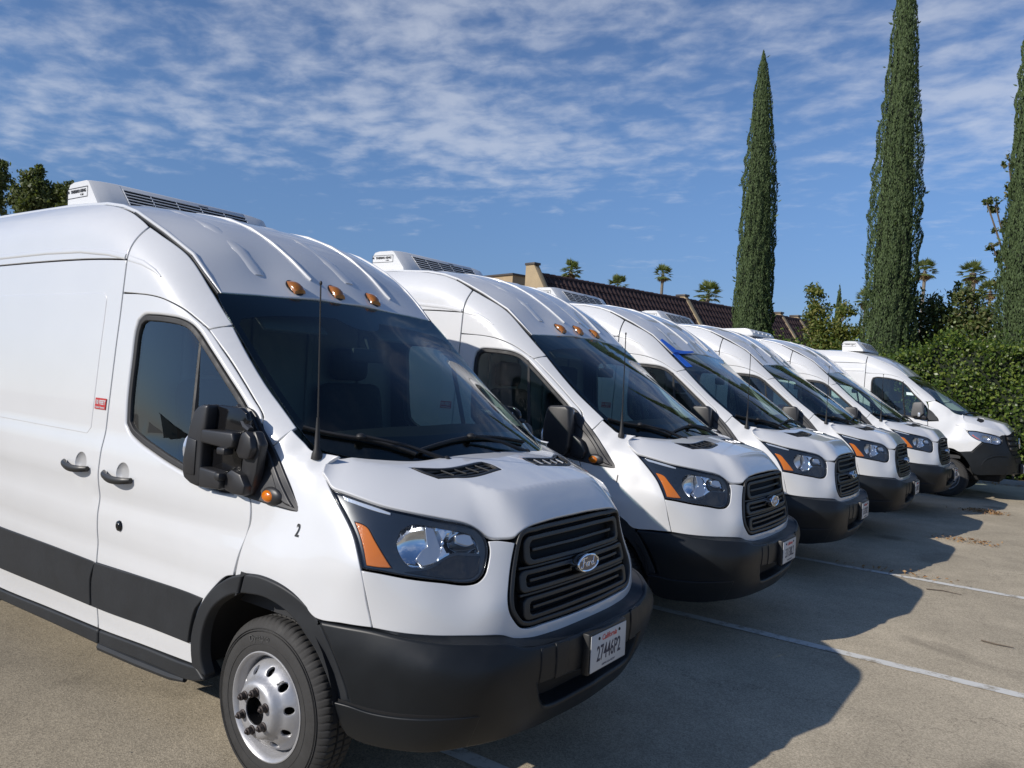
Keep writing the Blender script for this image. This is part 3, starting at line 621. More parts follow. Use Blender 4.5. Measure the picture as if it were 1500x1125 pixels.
    # ---------------- windscreen
    ge = [(-.7355, 0), (-.7375, -.25), (-.7445, -.5), (-.7505, -.745), (-.74, -.772), (-.66, -.785), (-.55, -.790), (-.40, -.794), (-.278, -.797), (-.15, -.805), (-.03, -.812), (.03, -.806), (.08, -.788), (.115, -.757), (.20, -.67), (.30, -.52), (.365, -.30), (.38, 0)]
    gh = [(-.595, 0), (-.60, -.35), (-.606, -.60), (-.60, -.725), (-.575, -.752), (-.40, -.755), (-.20, -.768), (-.06, -.772), (.0, -.755), (.08, -.66), (.17, -.46), (.21, -.25), (.22, 0)]
    sun_visor = [(-.595, -.14), (-.565, -.13), (-.52, -.09), (-.505, 0)]
    fr_in = symy([(-.505, 0), (-.52, -.085), (-.56, -.13), (-.592, -.16), (-.60, -.35), (-.606, -.60), (-.60, -.725), (-.575, -.752), (-.40, -.755), (-.20, -.768), (-.06, -.772), (.0, -.755), (.08, -.66), (.17, -.46), (.21, -.25), (.22, 0)])
    wg = panel(sG, symy(ge), off=.0, gap=.001, r=.003, depth=.01, h=.06, step=.03)
    frit = panel(sG, symy(ge), [fr_in], off=-.004, gap=.002, r=.001, depth=.004, h=.06, step=.03)
    mirror_in = box((-.50, .0, 1.80), (.03, .24, .075), .015).add(tube([(-.53, 0, 1.90), (-.50, 0, 1.83)], .012, 6))
    def wiper(p, k, pts):
        a = tube([at(sG, *p, .010), (at(sG, *p, .03) + at(sG, *k, .04)) / 2, at(sG, *k, .030)], [.012, .009, .007], 6)
        a.add(tube([at(sG, *q, .014) for q in chaikin(pts, 2)], .0075, 6)).add(tube([at(sG, *q, .004) for q in chaikin(pts, 2)], .004, 4))
        a.add(ellipsoid(at(sG, *k, .024), (.022, .022, .015), 10, 6)).add(ellipsoid(at(sG, *p, .008), (.020, .020, .02), 10, 6)); return a
    P.append(Node('wiper', wiper((.345, -.30), (.130, -.62), [(-.030, -.80), (.13, -.62), (.285, -.44)]), RUBBER))
    P.append(Node('wiper', wiper((.335, .34), (.268, -.05), [(.275, -.40), (.262, -.05), (.268, .40)]), RUBBER))
    P.append(Node('windscreen', wg, WIND, [Node('windscreen_border', frit, FRIT), Node('rear_view_mirror', mirror_in, CABIN)]))
    P.append(Node('cowl', panel(sG, symy([(.16, 0), (.15, -.25), (.10, -.50), (.03, -.68), (-.02, -.80), (.03, -.800), (.08, -.782), (.115, -.75), (.20, -.66), (.30, -.51), (.362, -.30), (.378, 0)]), off=-.012, gap=.002, r=.002, depth=.006, h=.06), DARK))
    # ---------------- roof
    ys = [float(W(np.array([x]), np.array([z]))[0]) for x, z in ((-.742, 2.05), (-.86, 2.15), (-.98, 2.25), (-1.2, 2.365), (-1.34, 2.43), (-1.47, 2.487), (-1.62, 2.53), (-1.8, 2.56), (-2.2, 2.582), (-3, 2.59), (-4.0, 2.59), (XR, 2.59))]
    rx = (-.745, -.86, -.98, -1.2, -1.34, -1.47, -1.62, -1.8, -2.2, -3, -4.0, XR)
    rl = [(-.727, 0), (-.729, -.25), (-.736, -.5), (-.744, -.745)] + [(x, -y + .012) for x, y in zip(rx, ys)] + [(XR, 0)]
    rk = []
    for s in (1, -1):
        rk.append(Node('roof_rail', strip(sR, [(x, s * (-y + .018)) for x, y in zip(rx, ys)], [.010] + [.020] * 11, -.002, [.003, .009] + [.012] * 10), PAINT))
        rk.append(Node('roof_channel', strip(sR, [(x, s * (-y + .0025)) for x, y in list(zip(rx, ys))[:6]], .007, -.010, .0102), PLAST))
    for y0, y1, y2 in ((-.135, -.20, -.24), (.48, .40, .33)):
        rk.append(Node('roof_rib', strip(sR, [(-.845, y0), (-.87, y0 - .003), (-.99, y0 + (y1 - y0) * .35), (-1.145, y1 + (y0 - y1) * .25), (-1.31, y1), (-1.5, (y1 + y2) / 2), (-1.8, y2), (-2.15, y2)], [.008, .024, .026, .028, .03, .03, .03, .03], -.002, [.014][0]), PAINT))
    for y0, y1, y2 in ((-.448, -.505, -.55), (.17, .10, .04)):
        rk.append(Node('roof_rib', strip(sR, [(-.872, y0), (-.90, y0), (-1.03, y0 + (y1 - y0) * .4), (-1.24, y1), (-1.5, (y1 + y2) / 2), (-1.8, y2), (-2.15, y2)], [.06, .085, .085, .085, .085, .085, .085], -.003, .009), PAINT))
    P.append(Node('roof', panel(sR, symy(rl), h=.055, step=.03, r=.006), PAINT, rk))
    # ---------------- bumper
    bt = [(0, .704), (.2, .704), (.36, .709), (.44, .722), (.49, .741), (.58, .751), (.727, .759), (.82, .766), (.926, .774), (1.033, .772), (1.15, .767)]
    br = [(1.102, .719), (1.056, .648), (1.021, .572), (.997, .495), (1.046, .475), (1.028, .40), (1.0, .345)]
    bb = [(.96, .328), (.85, .322), (.70, .325), (.50, .328), (.25, .335), (0, .338)]
    HOLE = [(.365, .552), (.26, .545), (.13, .535), (0, .532), (-.13, .535), (-.26, .545), (-.365, .552), (-.345, .49), (-.318, .448), (-.28, .437), (0, .445), (.28, .437), (.318, .448), (.345, .49)]
    bl = bt + br + bb
    bumper = panel(sB, bl + [(-a, z) for a, z in bl[-2:0:-1]], [HOLE], h=.03, step=.02, r=.016, depth=.085)
    lip = panel(sB, [(1.05, .482), (.987, .482), (.92, .474), (.85, .474), (.76, .480), (.67, .485), (.575, .486), (.60, .34), (.75, .332), (.96, .335), (1.0, .352), (1.03, .41)], off=lambda u, v: .0005 + .010 * np.clip((u - .56) / .2, 0, 1), gap=0, r=.006, depth=.012, h=.03, step=.02)
    grv = panel(sB, [(1.03, .494), (.92, .486), (.85, .486), (.76, .492), (.67, .495), (.585, .490), (.67, .482), (.76, .476), (.85, .470), (.92, .470), (1.03, .478)], off=.0006, gap=0, r=.0005, depth=.002, h=.03, step=.02)  # flat near-black strip; the groove's shade is put into its colour
    x0 = at(sB, 0, .62).x
    panel_c = panel(sB, [(.37, .695), (0, .692), (-.37, .695), (-.375, .565), (-.20, .562), (0, .556), (.20, .562), (.375, .565)], off=.004, gap=0, r=.004, depth=.008, h=.05)
    strips = [panel(sB, [(s_ * .300, .698), (s_ * .235, .698), (s_ * .235, .56), (s_ * .300, .56)], off=.008, gap=0, r=.004, depth=.01, h=.05) for s_ in (1, -1)]
    bk = [Node('bumper_lip', lip, BUMPM), Node('bumper_lip', lip.mirror(), BUMPM), Node('groove_shade_strip', grv, DARK), Node('groove_shade_strip', grv.mirror(), DARK),
          Node('lower_grille', panel(sB, grow(HOLE, -.004), off=-.07, gap=0, r=.001, depth=0, h=.08), DARK), Node('bumper_pad', panel_c, BUMPM)] + [Node('bumper_pad', g, BUMPM) for g in strips]
    zt = lambda a: float(np.interp(abs(a), [q[0] for q in bt], [q[1] for q in bt])); aa = np.linspace(-1.13, 1.13, 90); V = []; F = []
    for a in aa:
        z = zt(a); V += [at(sB, a, z - .004, -.012), at(sB, a, z - .0005, -.020), at(sF, a, z + .004, -.004), at(sF, a, z + .030, -.016)]
    for i in range(len(aa) - 1):
        for j in range(3): F.append((4*i+j, 4*i+j+1, 4*i+j+5, 4*i+j+4))
    bk.append(Node('bumper_ledge', Geo(V, F), BUMPM))
    P.append(Node('bumper', bumper, BUMPM, bk))
    # ---------------- number plates
    for tag, txt in ((1, '27446P2'), (2, '33138L2'), (3, '36192K2'), (4, '36190K2'), (5, '41862L2')):
        y0 = 0.0
        mp = frame_xf((1.052, y0, .612), (0, 1, 0), (-.012, 0, 1))
        pl = box((0, 0, 0), (.305, .152, .003), .0012).xf(mp)
        ink = text_geo(txt, .066, sx=.66, bold=.0010).move((0, -.012, .0018)).xf(mp)
        cal = text_geo('California', .024, shear=.25, sx=1.0, bold=.0004).move((0, .051, .0018)).xf(mp)
        sml = text_geo('DMV.CA.GOV', .009, sx=1.5).move((0, -.062, .0018)).xf(mp)
        scr = Geo()
        for sx in (-1, 1): scr.add(lathe([(0, .003), (.006, .003), (.007, 0)], 10).xf(frame_xf((0, 0, 0), (1, 0, 0), (0, 0, -1))).xf(mp @ Matrix.Translation((sx * .088, .055, .0018))))
        P.append(Node('number_plate', pl, PLATE, [Node('plate_number', ink, INK), Node('plate_state', cal, REDINK), Node('plate_footer', sml, INK), Node('plate_screws', scr, DARK),
                 Node('plate_bracket', box((-.018, 0, 0), (.034, .325, .172), .006).move((1.049, y0, .612)), GRILM)], only={tag}))
    # ---------------- small fittings
    ab = at(sF, s2a(.09, 1.352) - .0, 1.352, 0); ab = Vector((.098, -.823, 1.362))
    ant = tube([ab + Vector((0, 0, -.01)), ab + Vector((.001, -.001, .012)), ab + Vector((.001, -.002, .03)), ab + Vector((.002, -.007, .16))], [.025, .022, .013, .006], 12)
    ant.add(tube([ab + Vector((.002, -.006, .15)), ab + Vector((.005, -.02, .42)), ab + Vector((.007, -.034, .70))], [.0042, .0035, .0032], 6)); ant.add(ellipsoid(ab + Vector((.007, -.034, .705)), (.006, .006, .010), 8, 6))
    P.append(Node('antenna', ant, RUBBER))
    for y in (-.28, .0, .28):
        x = -.785; p = at(sR, x, y, 0); n_ = nrm(sR, x, y); t_ = Vector((1, 0, 0)) - n_ * n_.x; t_.normalize()
        fm = frame_xf(p, n_.cross(t_) * -1, t_)
        g = Geo(); prof = [(-.066, .0), (-.053, .014), (-.018, .030), (.015, .032), (.036, .023), (.043, .0)]
        k = 9; rows = []
        for (v, hh) in prof:
            wv = .036 * (1 - .55 * max(0, -v / .075) ** 2)
            rows.append([(wv * math.cos(math.pi * j / (k - 1)), v, .004 + hh * math.sin(math.pi * j / (k - 1)) ** .7) for j in range(k)])
        V = [q for r_ in rows for q in r_]; F = [(i*k+j, i*k+j+1, (i+1)*k+j+1, (i+1)*k+j) for i in range(len(rows)-1) for j in range(k-1)]; F.append(tuple(range((len(rows)-1)*k, len(rows)*k)))
        gg = Geo(V, F); g = gg.xf(fm); g = Geo(g.V, g.F)
        base = prism([(.044 * math.cos(q * .2618), -.01 + .063 * math.sin(q * .2618)) for q in range(24)], -.006, .006, 'z').xf(fm)
        P.append(Node('roof_marker_lamp', g, AMBERR, [Node('lamp_base', base, GLOSSB)], only={1, 2}))
    # sail panel ahead of the mirror, with its amber lamp
    TRI = [(-.285, 1.538), (-.250, 1.530), (-.157, 1.450), (-.08, 1.380), (.018, 1.272), (.107, 1.172), (.138, 1.150), (.128, 1.140), (.092, 1.142), (.021, 1.149), (-.108, 1.163), (-.21, 1.176), (-.25, 1.185), (-.236, 1.34), (-.232, 1.46)]
    sail = panel(sS, TRI, off=.010, gap=0, r=.006, depth=.02, h=.03, step=.015)
    rib = panel(sS, [(-.225, 1.50), (-.16, 1.432), (-.05, 1.31), (.06, 1.185), (.095, 1.155), (.03, 1.17), (-.06, 1.28), (-.15, 1.37), (-.215, 1.42)], off=.018, gap=0, r=.008, depth=.012, h=.03)
    sp = at(sS, -.045, 1.187, .012); lampg = ellipsoid(sp, (.038, .020, .026), 16, 8); hous = ellipsoid(sp + Vector((.008, .010, 0)), (.066, .020, .040), 16, 8)
    sk = [('mirror_rib', rib, MIRM), ('lamp_housing', hous, MIRM), ('side_marker_lamp', lampg, AMBER)]
    both('mirror_sail', sail, MIRM, sk)
    mirrors(both)
    reefer(P)
    interior(P)
    wheels(P)
    # ---------------- under the skin
    for xc, r_ in ((0.0, .425), (RWX, .45)):
        pr = arc(xc, .40, r_, 0, 180, 20); V = []; F = []
        for i, (x, z) in enumerate(pr): V += [(x, -.955, z), (x, -.56, z)]
        for i in range(len(pr) - 1): F.append((2*i, 2*i+1, 2*i+3, 2*i+2))
        V.append((xc, -.56, .345)); k = len(V) - 1
        for i in range(len(pr) - 1): F.append((2*i+1, k, 2*i+3))
        both('wheel_liner', Geo(V, F), DARK)
    und = box((-2.0, 0, .42), (5.6, 1.08, .22), .02).add(box((.45, 0, .68), (.74, 1.05, .62), .03)).add(box((-1.86, 0, .50), (2.8, 1.9, .16), .02)).add(box((.79, 0, .85), (.02, .80, .36))).add(box((.74, 0, 1.10), (.02, .84, .16)))  # chassis boxes, plus an unseen box and plate added to block light under the hood
    P.append(Node('underbody_light_block', und, DARK))
    # ---------------- rear end
    zz = np.array([.34, .5, .7, .9, 1.1, 1.3, 1.5, 1.8, 2.1, 2.3, 2.45, 2.55, 2.59]); yy = W(np.full(len(zz), XR + .001), zz)
    rp = [(-y, z) for y, z in zip(yy, zz)] + [(-.4, 2.618), (0, 2.63), (.4, 2.618)] + [(y, z) for y, z in zip(yy[::-1], zz[::-1])]
    P.append(Node('rear_wall', prism(rp, XR - .012, XR + .004, 'x'), PAINT, [Node('rear_door', prism([(s * .02, .52), (s * .88, .52), (s * .88, 1.9), (s * .80, 2.46), (s * .02, 2.46)], XR - .026, XR - .012, 'x', .004), PAINT) for s in (1, -1)]))
    both('tail_lamp', box((XR - .02, -.95, 1.05), (.05, .09, .46), .02), TAILR)
    P.append(Node('rear_bumper', box((XR - .10, 0, .48), (.24, 1.9, .18), .03), BUMPM))
    return P

def RC(cx, cz): return [(cx + .056 * math.cos(a * math.pi / 10), cz + .050 * math.sin(a * math.pi / 10)) for a in range(20)]
def handle(x0, z0, x1, z1):
    """door handle over a round dished recess"""
    n = 12; g = Geo(); V = []; F = []; m = 10
    for i in range(n + 1):
        t = i / n; x = x0 + (x1 - x0) * t; z = z0 + (z1 - z0) * t - .010 * math.sin(math.pi * t)
        wv = .019 * (.72 + .28 * math.sin(math.pi * min(1, max(0, t * .94 + .03)))); o = .012 + .030 * math.sin(math.pi * t) ** .5
        c = at(sS, x, z, o)
        for k in range(m):
            q = 2 * math.pi * k / m; V.append((c.x, c.y + .011 * math.cos(q), c.z + wv * math.sin(q)))
    for i in range(n):
        for k in range(m): F.append((i*m+k, i*m+(k+1)%m, (i+1)*m+(k+1)%m, (i+1)*m+k))
    F += [tuple(range(m))[::-1], tuple(range(n*m, n*m+m))]
    g = Geo(V, [f[::-1] for f in F])
    cx, cz = x0 + (x1 - x0) * .60, z0 + .012
    def dish(u, v): return -.001 - .022 * np.sqrt(np.clip(1 - ((u - cx) / .056) ** 2 - ((v - cz) / .05) ** 2, 0, 1))
    d = panel(sS, [(cx + .061 * math.cos(a * math.pi / 12), cz + .055 * math.sin(a * math.pi / 12)) for a in range(24)], off=dish, gap=0, r=.001, depth=.002, h=.010, step=.012, recompute=True)
    return [('door_handle', g, GRILM), ('handle_recess', d, HANDR)]
def flare_piece(O, I):
    """arch moulding between an outer and an inner line, rounded over and turned into the wheel house"""
    return panel(sS, list(O) + list(I)[::-1], off=.014, gap=.0, r=.010, depth=.05, h=.02, step=.018, corner=55)
HANDR = pbr('handle_recess', (0.42, 0.42, 0.42), 0.35, coat=.6)
BEZEL = pbr('lamp_bezel', (0.018, 0.024, 0.034), 0.22, var=0.0)

def mirrors(both):
    # long trailer mirror, folded back along the door: two arms carry an upright head
    head = prism([(-.434, 1.532), (-.40, 1.540), (-.362, 1.542), (-.375, 1.44), (-.392, 1.38), (-.397, 1.28), (-.388, 1.20), (-.412, 1.186), (-.471, 1.194), (-.520, 1.212), (-.534, 1.245), (-.535, 1.295), (-.515, 1.37), (-.494, 1.447), (-.462, 1.512)], -1.035, -.960, 'y', .014, 3)
    pad = prism([(-.505, 1.235), (-.43, 1.235), (-.425, 1.385), (-.492, 1.395), (-.508, 1.32)], -1.041, -1.03, 'y', .004, 2)
    backp = prism([(-.40, 1.24), (-.40, 1.53), (-.36, 1.541), (-.205, 1.541), (-.165, 1.52), (-.152, 1.492), (-.16, 1.455), (-.175, 1.43), (-.18, 1.24)], -.985, -.960, 'y', .006, 2)
    up = prism([(-.400, 1.378), (-.262, 1.372), (-.22, 1.366), (-.175, 1.378), (-.165, 1.41), (-.178, 1.440), (-.395, 1.436)], -1.038, -.978, 'y', .010, 3)
    lo_ = prism([(-.400, 1.275), (-.26, 1.268), (-.243, 1.235), (-.245, 1.196), (-.395, 1.188)], -1.038, -.978, 'y', .010, 3)
    knob = box((-.228, -1.030, 1.360), (.055, .05, .030), .008).add(box((-.248, -1.030, 1.252), (.040, .05, .034), .010))
    clamp = prism([(-.185, 1.365), (-.15, 1.440), (-.125, 1.452), (-.09, 1.43), (-.075, 1.38), (-.10, 1.335), (-.16, 1.335)], -1.015, -.952, 'y', .010, 2)
    foot = prism([(-.245, 1.262), (-.20, 1.285), (-.14, 1.272), (-.105, 1.23), (-.115, 1.186), (-.19, 1.184), (-.245, 1.196)], -1.018, -.950, 'y', .010, 2)
    neck = prism([(-.19, 1.19), (-.115, 1.187), (-.082, 1.28), (-.06, 1.40), (-.10, 1.452), (-.165, 1.44), (-.175, 1.34)], -.985, -.940, 'y', .010, 2)
    stay = tube([(-.268, -.95, 1.545), (-.215, -.965, 1.50), (-.170, -.975, 1.465), (-.125, -.985, 1.452)], [.010, .016, .017, .014], 8)
    sig = ellipsoid((-.535, -.998, 1.335), (.018, .034, .065), 12, 8)
    gl = box((-.33, -.957, 1.38), (.26, .006, .26), .004)
    both('side_mirror', head, MIRM, [('mirror_pad', pad, MIRM), ('mirror_back', backp, GLOSSB), ('mirror_arm', up, MIRM), ('mirror_arm', lo_, MIRM), ('arm_knob', knob, MIRM), ('arm_clamp', clamp, MIRM), ('arm_foot', foot, MIRM), ('mirror_neck', neck, MIRM), ('mirror_stay', stay, MIRM), ('mirror_glass', gl, MIRG), ('turn_signal', sig, PLASTG)], only={1})
    # short mirror, folded back too
    hd = prism([(-.392, 1.52), (-.365, 1.543), (-.235, 1.548), (-.203, 1.525), (-.193, 1.40), (-.198, 1.26), (-.235, 1.20), (-.36, 1.215), (-.405, 1.26), (-.418, 1.34), (-.414, 1.42)], -1.040, -.962, 'y', .022, 3)
    nk = prism([(-.205, 1.21), (-.11, 1.188), (-.085, 1.24), (-.12, 1.31), (-.205, 1.36)], -1.0, -.935, 'y', .012, 2)
    g2 = box((-.30, -.959, 1.40), (.18, .006, .24), .004)
    s2 = ellipsoid((-.422, -1.0, 1.325), (.018, .032, .060), 12, 8)
    both('side_mirror', hd, MIRM, [('mirror_neck', nk, MIRM), ('mirror_glass', g2, MIRG), ('turn_signal', s2, PLASTG)], only={2, 3, 4, 5})

def reefer(P):
    """rooftop cooling unit: slatted sloping front, white end caps"""
    def unit(only, grey):
        sec = [(-2.62, 2.600), (-2.625, 2.76), (-2.60, 2.795), (-2.55, 2.806), (-2.385, 2.806), (-2.355, 2.796), (-2.205, 2.640), (-2.195, 2.600)]
        mid = prism(sec, -.455, .455, 'y', .008)
        kids = []
        for s in (-1, 1):
            V = []; F = []; n = len(sec)
            st = [(s * .452, 1.0, 0.0), (s * .54, .97, .02), (s * .615, .90, .055), (s * .635, .84, .075)]
            for y, k, d in st:
                for x, z in sec: V.append((-2.42 + (x + 2.42) * (k if x > -2.42 else 1), y, 2.600 + (z - 2.600) * (1 - d)))
            for i in range(len(st) - 1):
                for j in range(n): F.append((i*n+j, i*n+(j+1)%n, (i+1)*n+(j+1)%n, (i+1)*n+j))
            F.append(tuple(range((len(st)-1)*n, len(st)*n)))
            g = Geo(V, F)
            bm = bmesh.new(); vs = [bm.verts.new(v) for v in g.V]; [bm.faces.new([vs[i] for i in f]) for f in g.F]; bmesh.ops.recalc_face_normals(bm, faces=bm.faces); kids.append(Node('end_cap', from_bm(bm), UNIT, angle=30))
        e0, e1 = Vector((-2.338, 0, 2.7783)), Vector((-2.212, 0, 2.6473)); d = (e1 - e0); n_ = Vector((-d.z, 0, d.x)); n_ = Vector((.6, 0, .8)) if n_.z < 0 else n_.normalized()
        fm = frame_xf((e0 + e1) / 2 + n_ * .003, (0, 1, 0), -d)
        kids.append(Node('grille_backing', box((0, -.006, 0), (.88, .150, .003)).xf(fm), DARK))
        for t in np.linspace(-.082, .070, 6): kids.append(Node('grille_slat', box((0, t, .0030), (.89, .0070, .004), .001).xf(fm), UNITG))
        for y in np.linspace(-.445, .445, 6): kids.append(Node('grille_slat', box((y, 0, .0025), (.006, .155, .003), .001).xf(fm), UNITG))
        kids.append(Node('emblem_plate', box((.12, .084, .001), (.07, .014, .002), .0005).xf(fm), DARK))
        mp = frame_xf((-2.50, -.6365, 2.722), (1, 0, 0), (0, .0, 1))
        fr = Geo()
        for (x, y, sx, sy) in ((0, .031, .26, .003), (0, -.031, .26, .003), (-.13, 0, .003, .065), (.13, 0, .003, .065)): fr.add(box((x, y, .001), (sx, sy, .001)))
        kids.append(Node('unit_lettering', text_geo('THERMO KING', .020, sx=1.05, bold=.0008).move((.012, .008, .001)).add(text_geo('V-500', .012, sx=1.0).move((.06, -.016, .001))).add(prism([(-.128, .002), (-.104, .002), (-.110, .018), (-.122, .018)], 0, .0012, 'z')).add(fr).xf(mp), BLACKINK))
        P.append(Node('cooling_unit', mid, UNITG, kids, only=only))
    unit({1, 2, 3, 4}, True)
    # the lower, plainer unit of the fifth van
    sec = [(-2.70, 2.600), (-2.72, 2.74), (-2.68, 2.775), (-2.20, 2.785), (-2.12, 2.765), (-2.06, 2.70), (-2.06, 2.655)]
    kids = [Node('unit_top', prism([(-2.95, 2.66), (-2.95, 2.78), (-2.72, 2.80), (-2.66, 2.66)], -.50, .50, 'y', .02, 3), UNIT)]
    for s in np.linspace(-.42, .42, 5): kids.append(Node('grille_slat', box((-2.075, s, 2.715), (.03, .12, .03), .004), UNITG))
    P.append(Node('cooling_unit', prism(sec, -.56, .56, 'y', .022, 3), UNIT, kids, only={5}))

def interior(P):
    dash = prism([(.20, 1.02), (.16, 1.30), (.02, 1.335), (-.22, 1.33), (-.36, 1.285), (-.42, 1.20), (-.40, 1.05), (-.30, .85), (.15, .85)], -.80, .80, 'y', .03, 3)
    hump = prism([(-.10, 1.30), (-.12, 1.375), (-.30, 1.375), (-.40, 1.34), (-.43, 1.25), (-.30, 1.22)], .22, .70, 'y', .025, 3)
    stack = box((-.36, -.02, 1.22), (.14, .30, .24), .03, 3)
    P.append(Node('dashboard', dash, CABIN, [Node('instrument_hood', hump, CABIN), Node('centre_console', stack, CABIN)]))
    c = Vector((-.50, .46, 1.30)); ax = Vector((-.55, 0, .83)).normalized(); e1 = Vector((0, 1, 0)); e2 = ax.cross(e1)
    w = tube([c + (e1 * math.cos(q * math.pi / 12) + e2 * math.sin(q * math.pi / 12)) * .195 for q in range(24)], .016, 8, closed=True)
    for q in (0, 180, 270): w.add(tube([c - ax * .02, c + (e1 * math.cos(math.radians(q)) + e2 * math.sin(math.radians(q))) * .19], .014, 6))
    w.add(ellipsoid(c - ax * .01, (.06, .07, .06), 12, 8)).add(tube([c, c - ax * .25], .03, 8))
    P.append(Node('steering_wheel', w, CABIN))
    for y in (-.46, .46):
        P.append(Node('seat', box((-.86, y, 1.00), (.52, .50, .17), .06, 3), SEAT, [
            Node('seat_back', box((-1.10, y, 1.32), (.17, .48, .62), .07, 3, Matrix.Rotation(math.radians(-10), 3, 'Y')).move((0, 0, 0)), SEAT),
            Node('head_rest', box((-1.155, y, 1.745), (.12, .27, .20), .05, 3), SEAT, ), Node('seat_base', box((-.86, y, .84), (.42, .42, .18), .02), CABIN)]))
    yb = [float(q) for q in W(np.full(6, -1.23), np.array([.6, 1.0, 1.4, 1.8, 2.1, 2.3]))]
    bp = [(-y + .035, z) for y, z in zip(yb, (.6, 1.0, 1.4, 1.8, 2.1, 2.3))] + [(-.6, 2.38), (.6, 2.38)] + [(y - .035, z) for y, z in zip(yb[::-1], (2.3, 2.1, 1.8, 1.4, 1.0, .6))]
    rb = [Node('bulkhead_rib', box((-1.222, y, 1.55), (.02, .05, 1.3), .008), BULK) for y in (-.62, -.2, .2, .62)]
    P.append(Node('bulkhead', prism(bp, -1.25, -1.23, 'x'), BULK, rb))
    P.append(Node('cab_floor', box((-.55, 0, .72), (1.5, 1.72, .06)), CABIN))
    P.append(Node('headliner', panel(sR, symy([(-.775, 0), (-.785, -.68), (-1.22, -.72), (-1.22, 0)]), off=-.05, gap=0, r=.001, depth=0, h=.1), LINER, [Node('sun_visor', box((-.70, y, 1.955), (.20, .40, .02), .008, 2, Matrix.Rotation(math.radians(38), 3, 'Y')), LINER) for y in (-.38, .38)]))

def wheels(P):
    R0, ri = .352, .214
    NB = 72
    def mod(k, j, r, o):
        ph = k % 4
        if j in (3, 4, 5) or 9 <= j <= 10:
            if ph == 0 and r > .325: r -= .008
        if j in (6, 8) and False: pass
        return r, o
    prof = [(ri - .004, -.02), (ri + .006, .0), (.262, .006), (.318, -.003), (.337, -.018), (.3485, -.030), (R0, -.040), (R0, -.068), (.343, -.070), (.343, -.078), (R0, -.080), (R0, -.108), (.343, -.110), (.343, -.118), (R0, -.120), (R0, -.150), (.335, -.178), (.262, -.192), (ri, -.185)]
    def shoulder(k, j, r, o):
        if k % 6 == 0 and j in (4, 5, 6, 7, 10, 11, 14, 15): r -= .006
        return r, o
    tyre = lathe(prof, NB * 6, (0, 0, 0), -1, shoulder)
    rings = Geo()
    for rr in (.252, .304, .313): rings.add(tube([(rr * math.cos(q * math.pi / 36), -(.0045 if rr < .26 else .0038 if rr < .305 else .0012), rr * math.sin(q * math.pi / 36)) for q in range(72)], .0022, 5, closed=True))
    # raised lettering round the sidewall
    def around(txt, r0, h, a0, per):
        g = text_geo(txt, h, depth=.0012, sx=1.0, bold=.0006, align='LEFT'); V = []
        for x, y, z in g.V:
            q = math.radians(a0) - x / r0; rr = r0 + y; V.append((rr * math.cos(q), -(.0058 + z), rr * math.sin(q)))
        return Geo(V, [f[::-1] for f in g.F])
    let = around('Dynapro', .276, .027, 116, 1).add(around('Dynapro', .276, .027, -64, 1))
    # rim: barrel by turning, disc with its round hand holes
    barrel = lathe([(.208, -.185), (.218, -.188), (.200, -.17), (.185, -.14), (.185, -.075), (.196, -.055), (.200, -.018), (.208, -.002), (.2165, .004), (.221, .003), (.220, -.006), (.214, -.010)], 64)
    def yprof(r): return np.interp(r, [0, .05, .058, .098, .108, .118, .128, .150, .172, .184, .192], [.052, .052, .054, .054, .050, .038, .020, .006, -.018, -.045, -.06])
    Sd = Surf(lambda x, z: np.c_[x, -yprof(np.hypot(x, z)), z])
    circ = lambda cx, cz, r, n: [(cx + r * math.cos(2 * math.pi * k / n), cz + r * math.sin(2 * math.pi * k / n)) for k in range(n)]
    holes = [circ(.151 * math.cos(math.radians(q)), .151 * math.sin(math.radians(q)), .0165, 16) for q in range(10, 370, 36)]
    disc = panel(Sd, circ(0, 0, .191, 60), holes + [circ(0, 0, .056, 28)], gap=0, r=.003, depth=.012, h=.010, step=.010, recompute=True)
    hub = lathe([(0, .010), (.03, .010), (.034, .004), (.051, .004), (.054, .050), (.058, .050)], 28).add(ellipsoid((0, -.018, 0), (.016, .014, .016), 10, 6))
    back = lathe([(.0, -.05), (.19, -.08)], 32)
    nuts = []
    for q in range(6):
        a = math.radians(q * 60 + 25); c = (.078 * math.cos(a), 0, .078 * math.sin(a))
        g = lathe([(.019, .052), (.019, .058), (.0145, .060), (.0145, .078), (.009, .080), (.008, .086), (.004, .090), (0, .090)], 12).move(c); nuts.append(g)
    valve = tube([(.166 * math.cos(.9), .0, .166 * math.sin(.9)), (.16 * math.cos(.9), -.03, .16 * math.sin(.9))], .006, 8)
    geos = [('rim', barrel, RIM, 30), ('wheel_disc', disc, RIM, 30), ('hub', hub, GLOSSB, 30), ('brake_backing', back, DARK, 30), ('tyre_lettering', let, TYREL, 30), ('tyre_ring', rings, TYRE, 60), ('valve', valve, CHROME, 30)] + [('wheel_nut', g, HUBM, 30) for g in nuts]
    ms = {}
    def place(x, y, right, z=.335, dual=False):
        kids = []
        for i, (nm, g, m, an) in enumerate(geos):
            kids.append((nm, i, m, an))
        key = right
        if key not in ms:
            f = (lambda g: g) if right else (lambda g: g.mirror())
            ms[key] = (f(tyre).mesh('tyre', TYRE, 50), [f(g).mesh(nm, m, an) for nm, g, m, an in geos])
        t, ks = ms[key]
        nd = Node('wheel', mesh=t, kids=[Node(nm, mesh=k) for (nm, _, _, _), k in zip(geos, ks)]); nd.loc = (x, y, z); P.append(nd)
    place(0, -.935, True); place(0, .935, False); place(RWX, -.93, True); place(RWX, .93, False)
TYREL = pbr('tyre_lettering', (0.055, 0.054, 0.052), 0.7)
VAN_PARTS = build_parts()
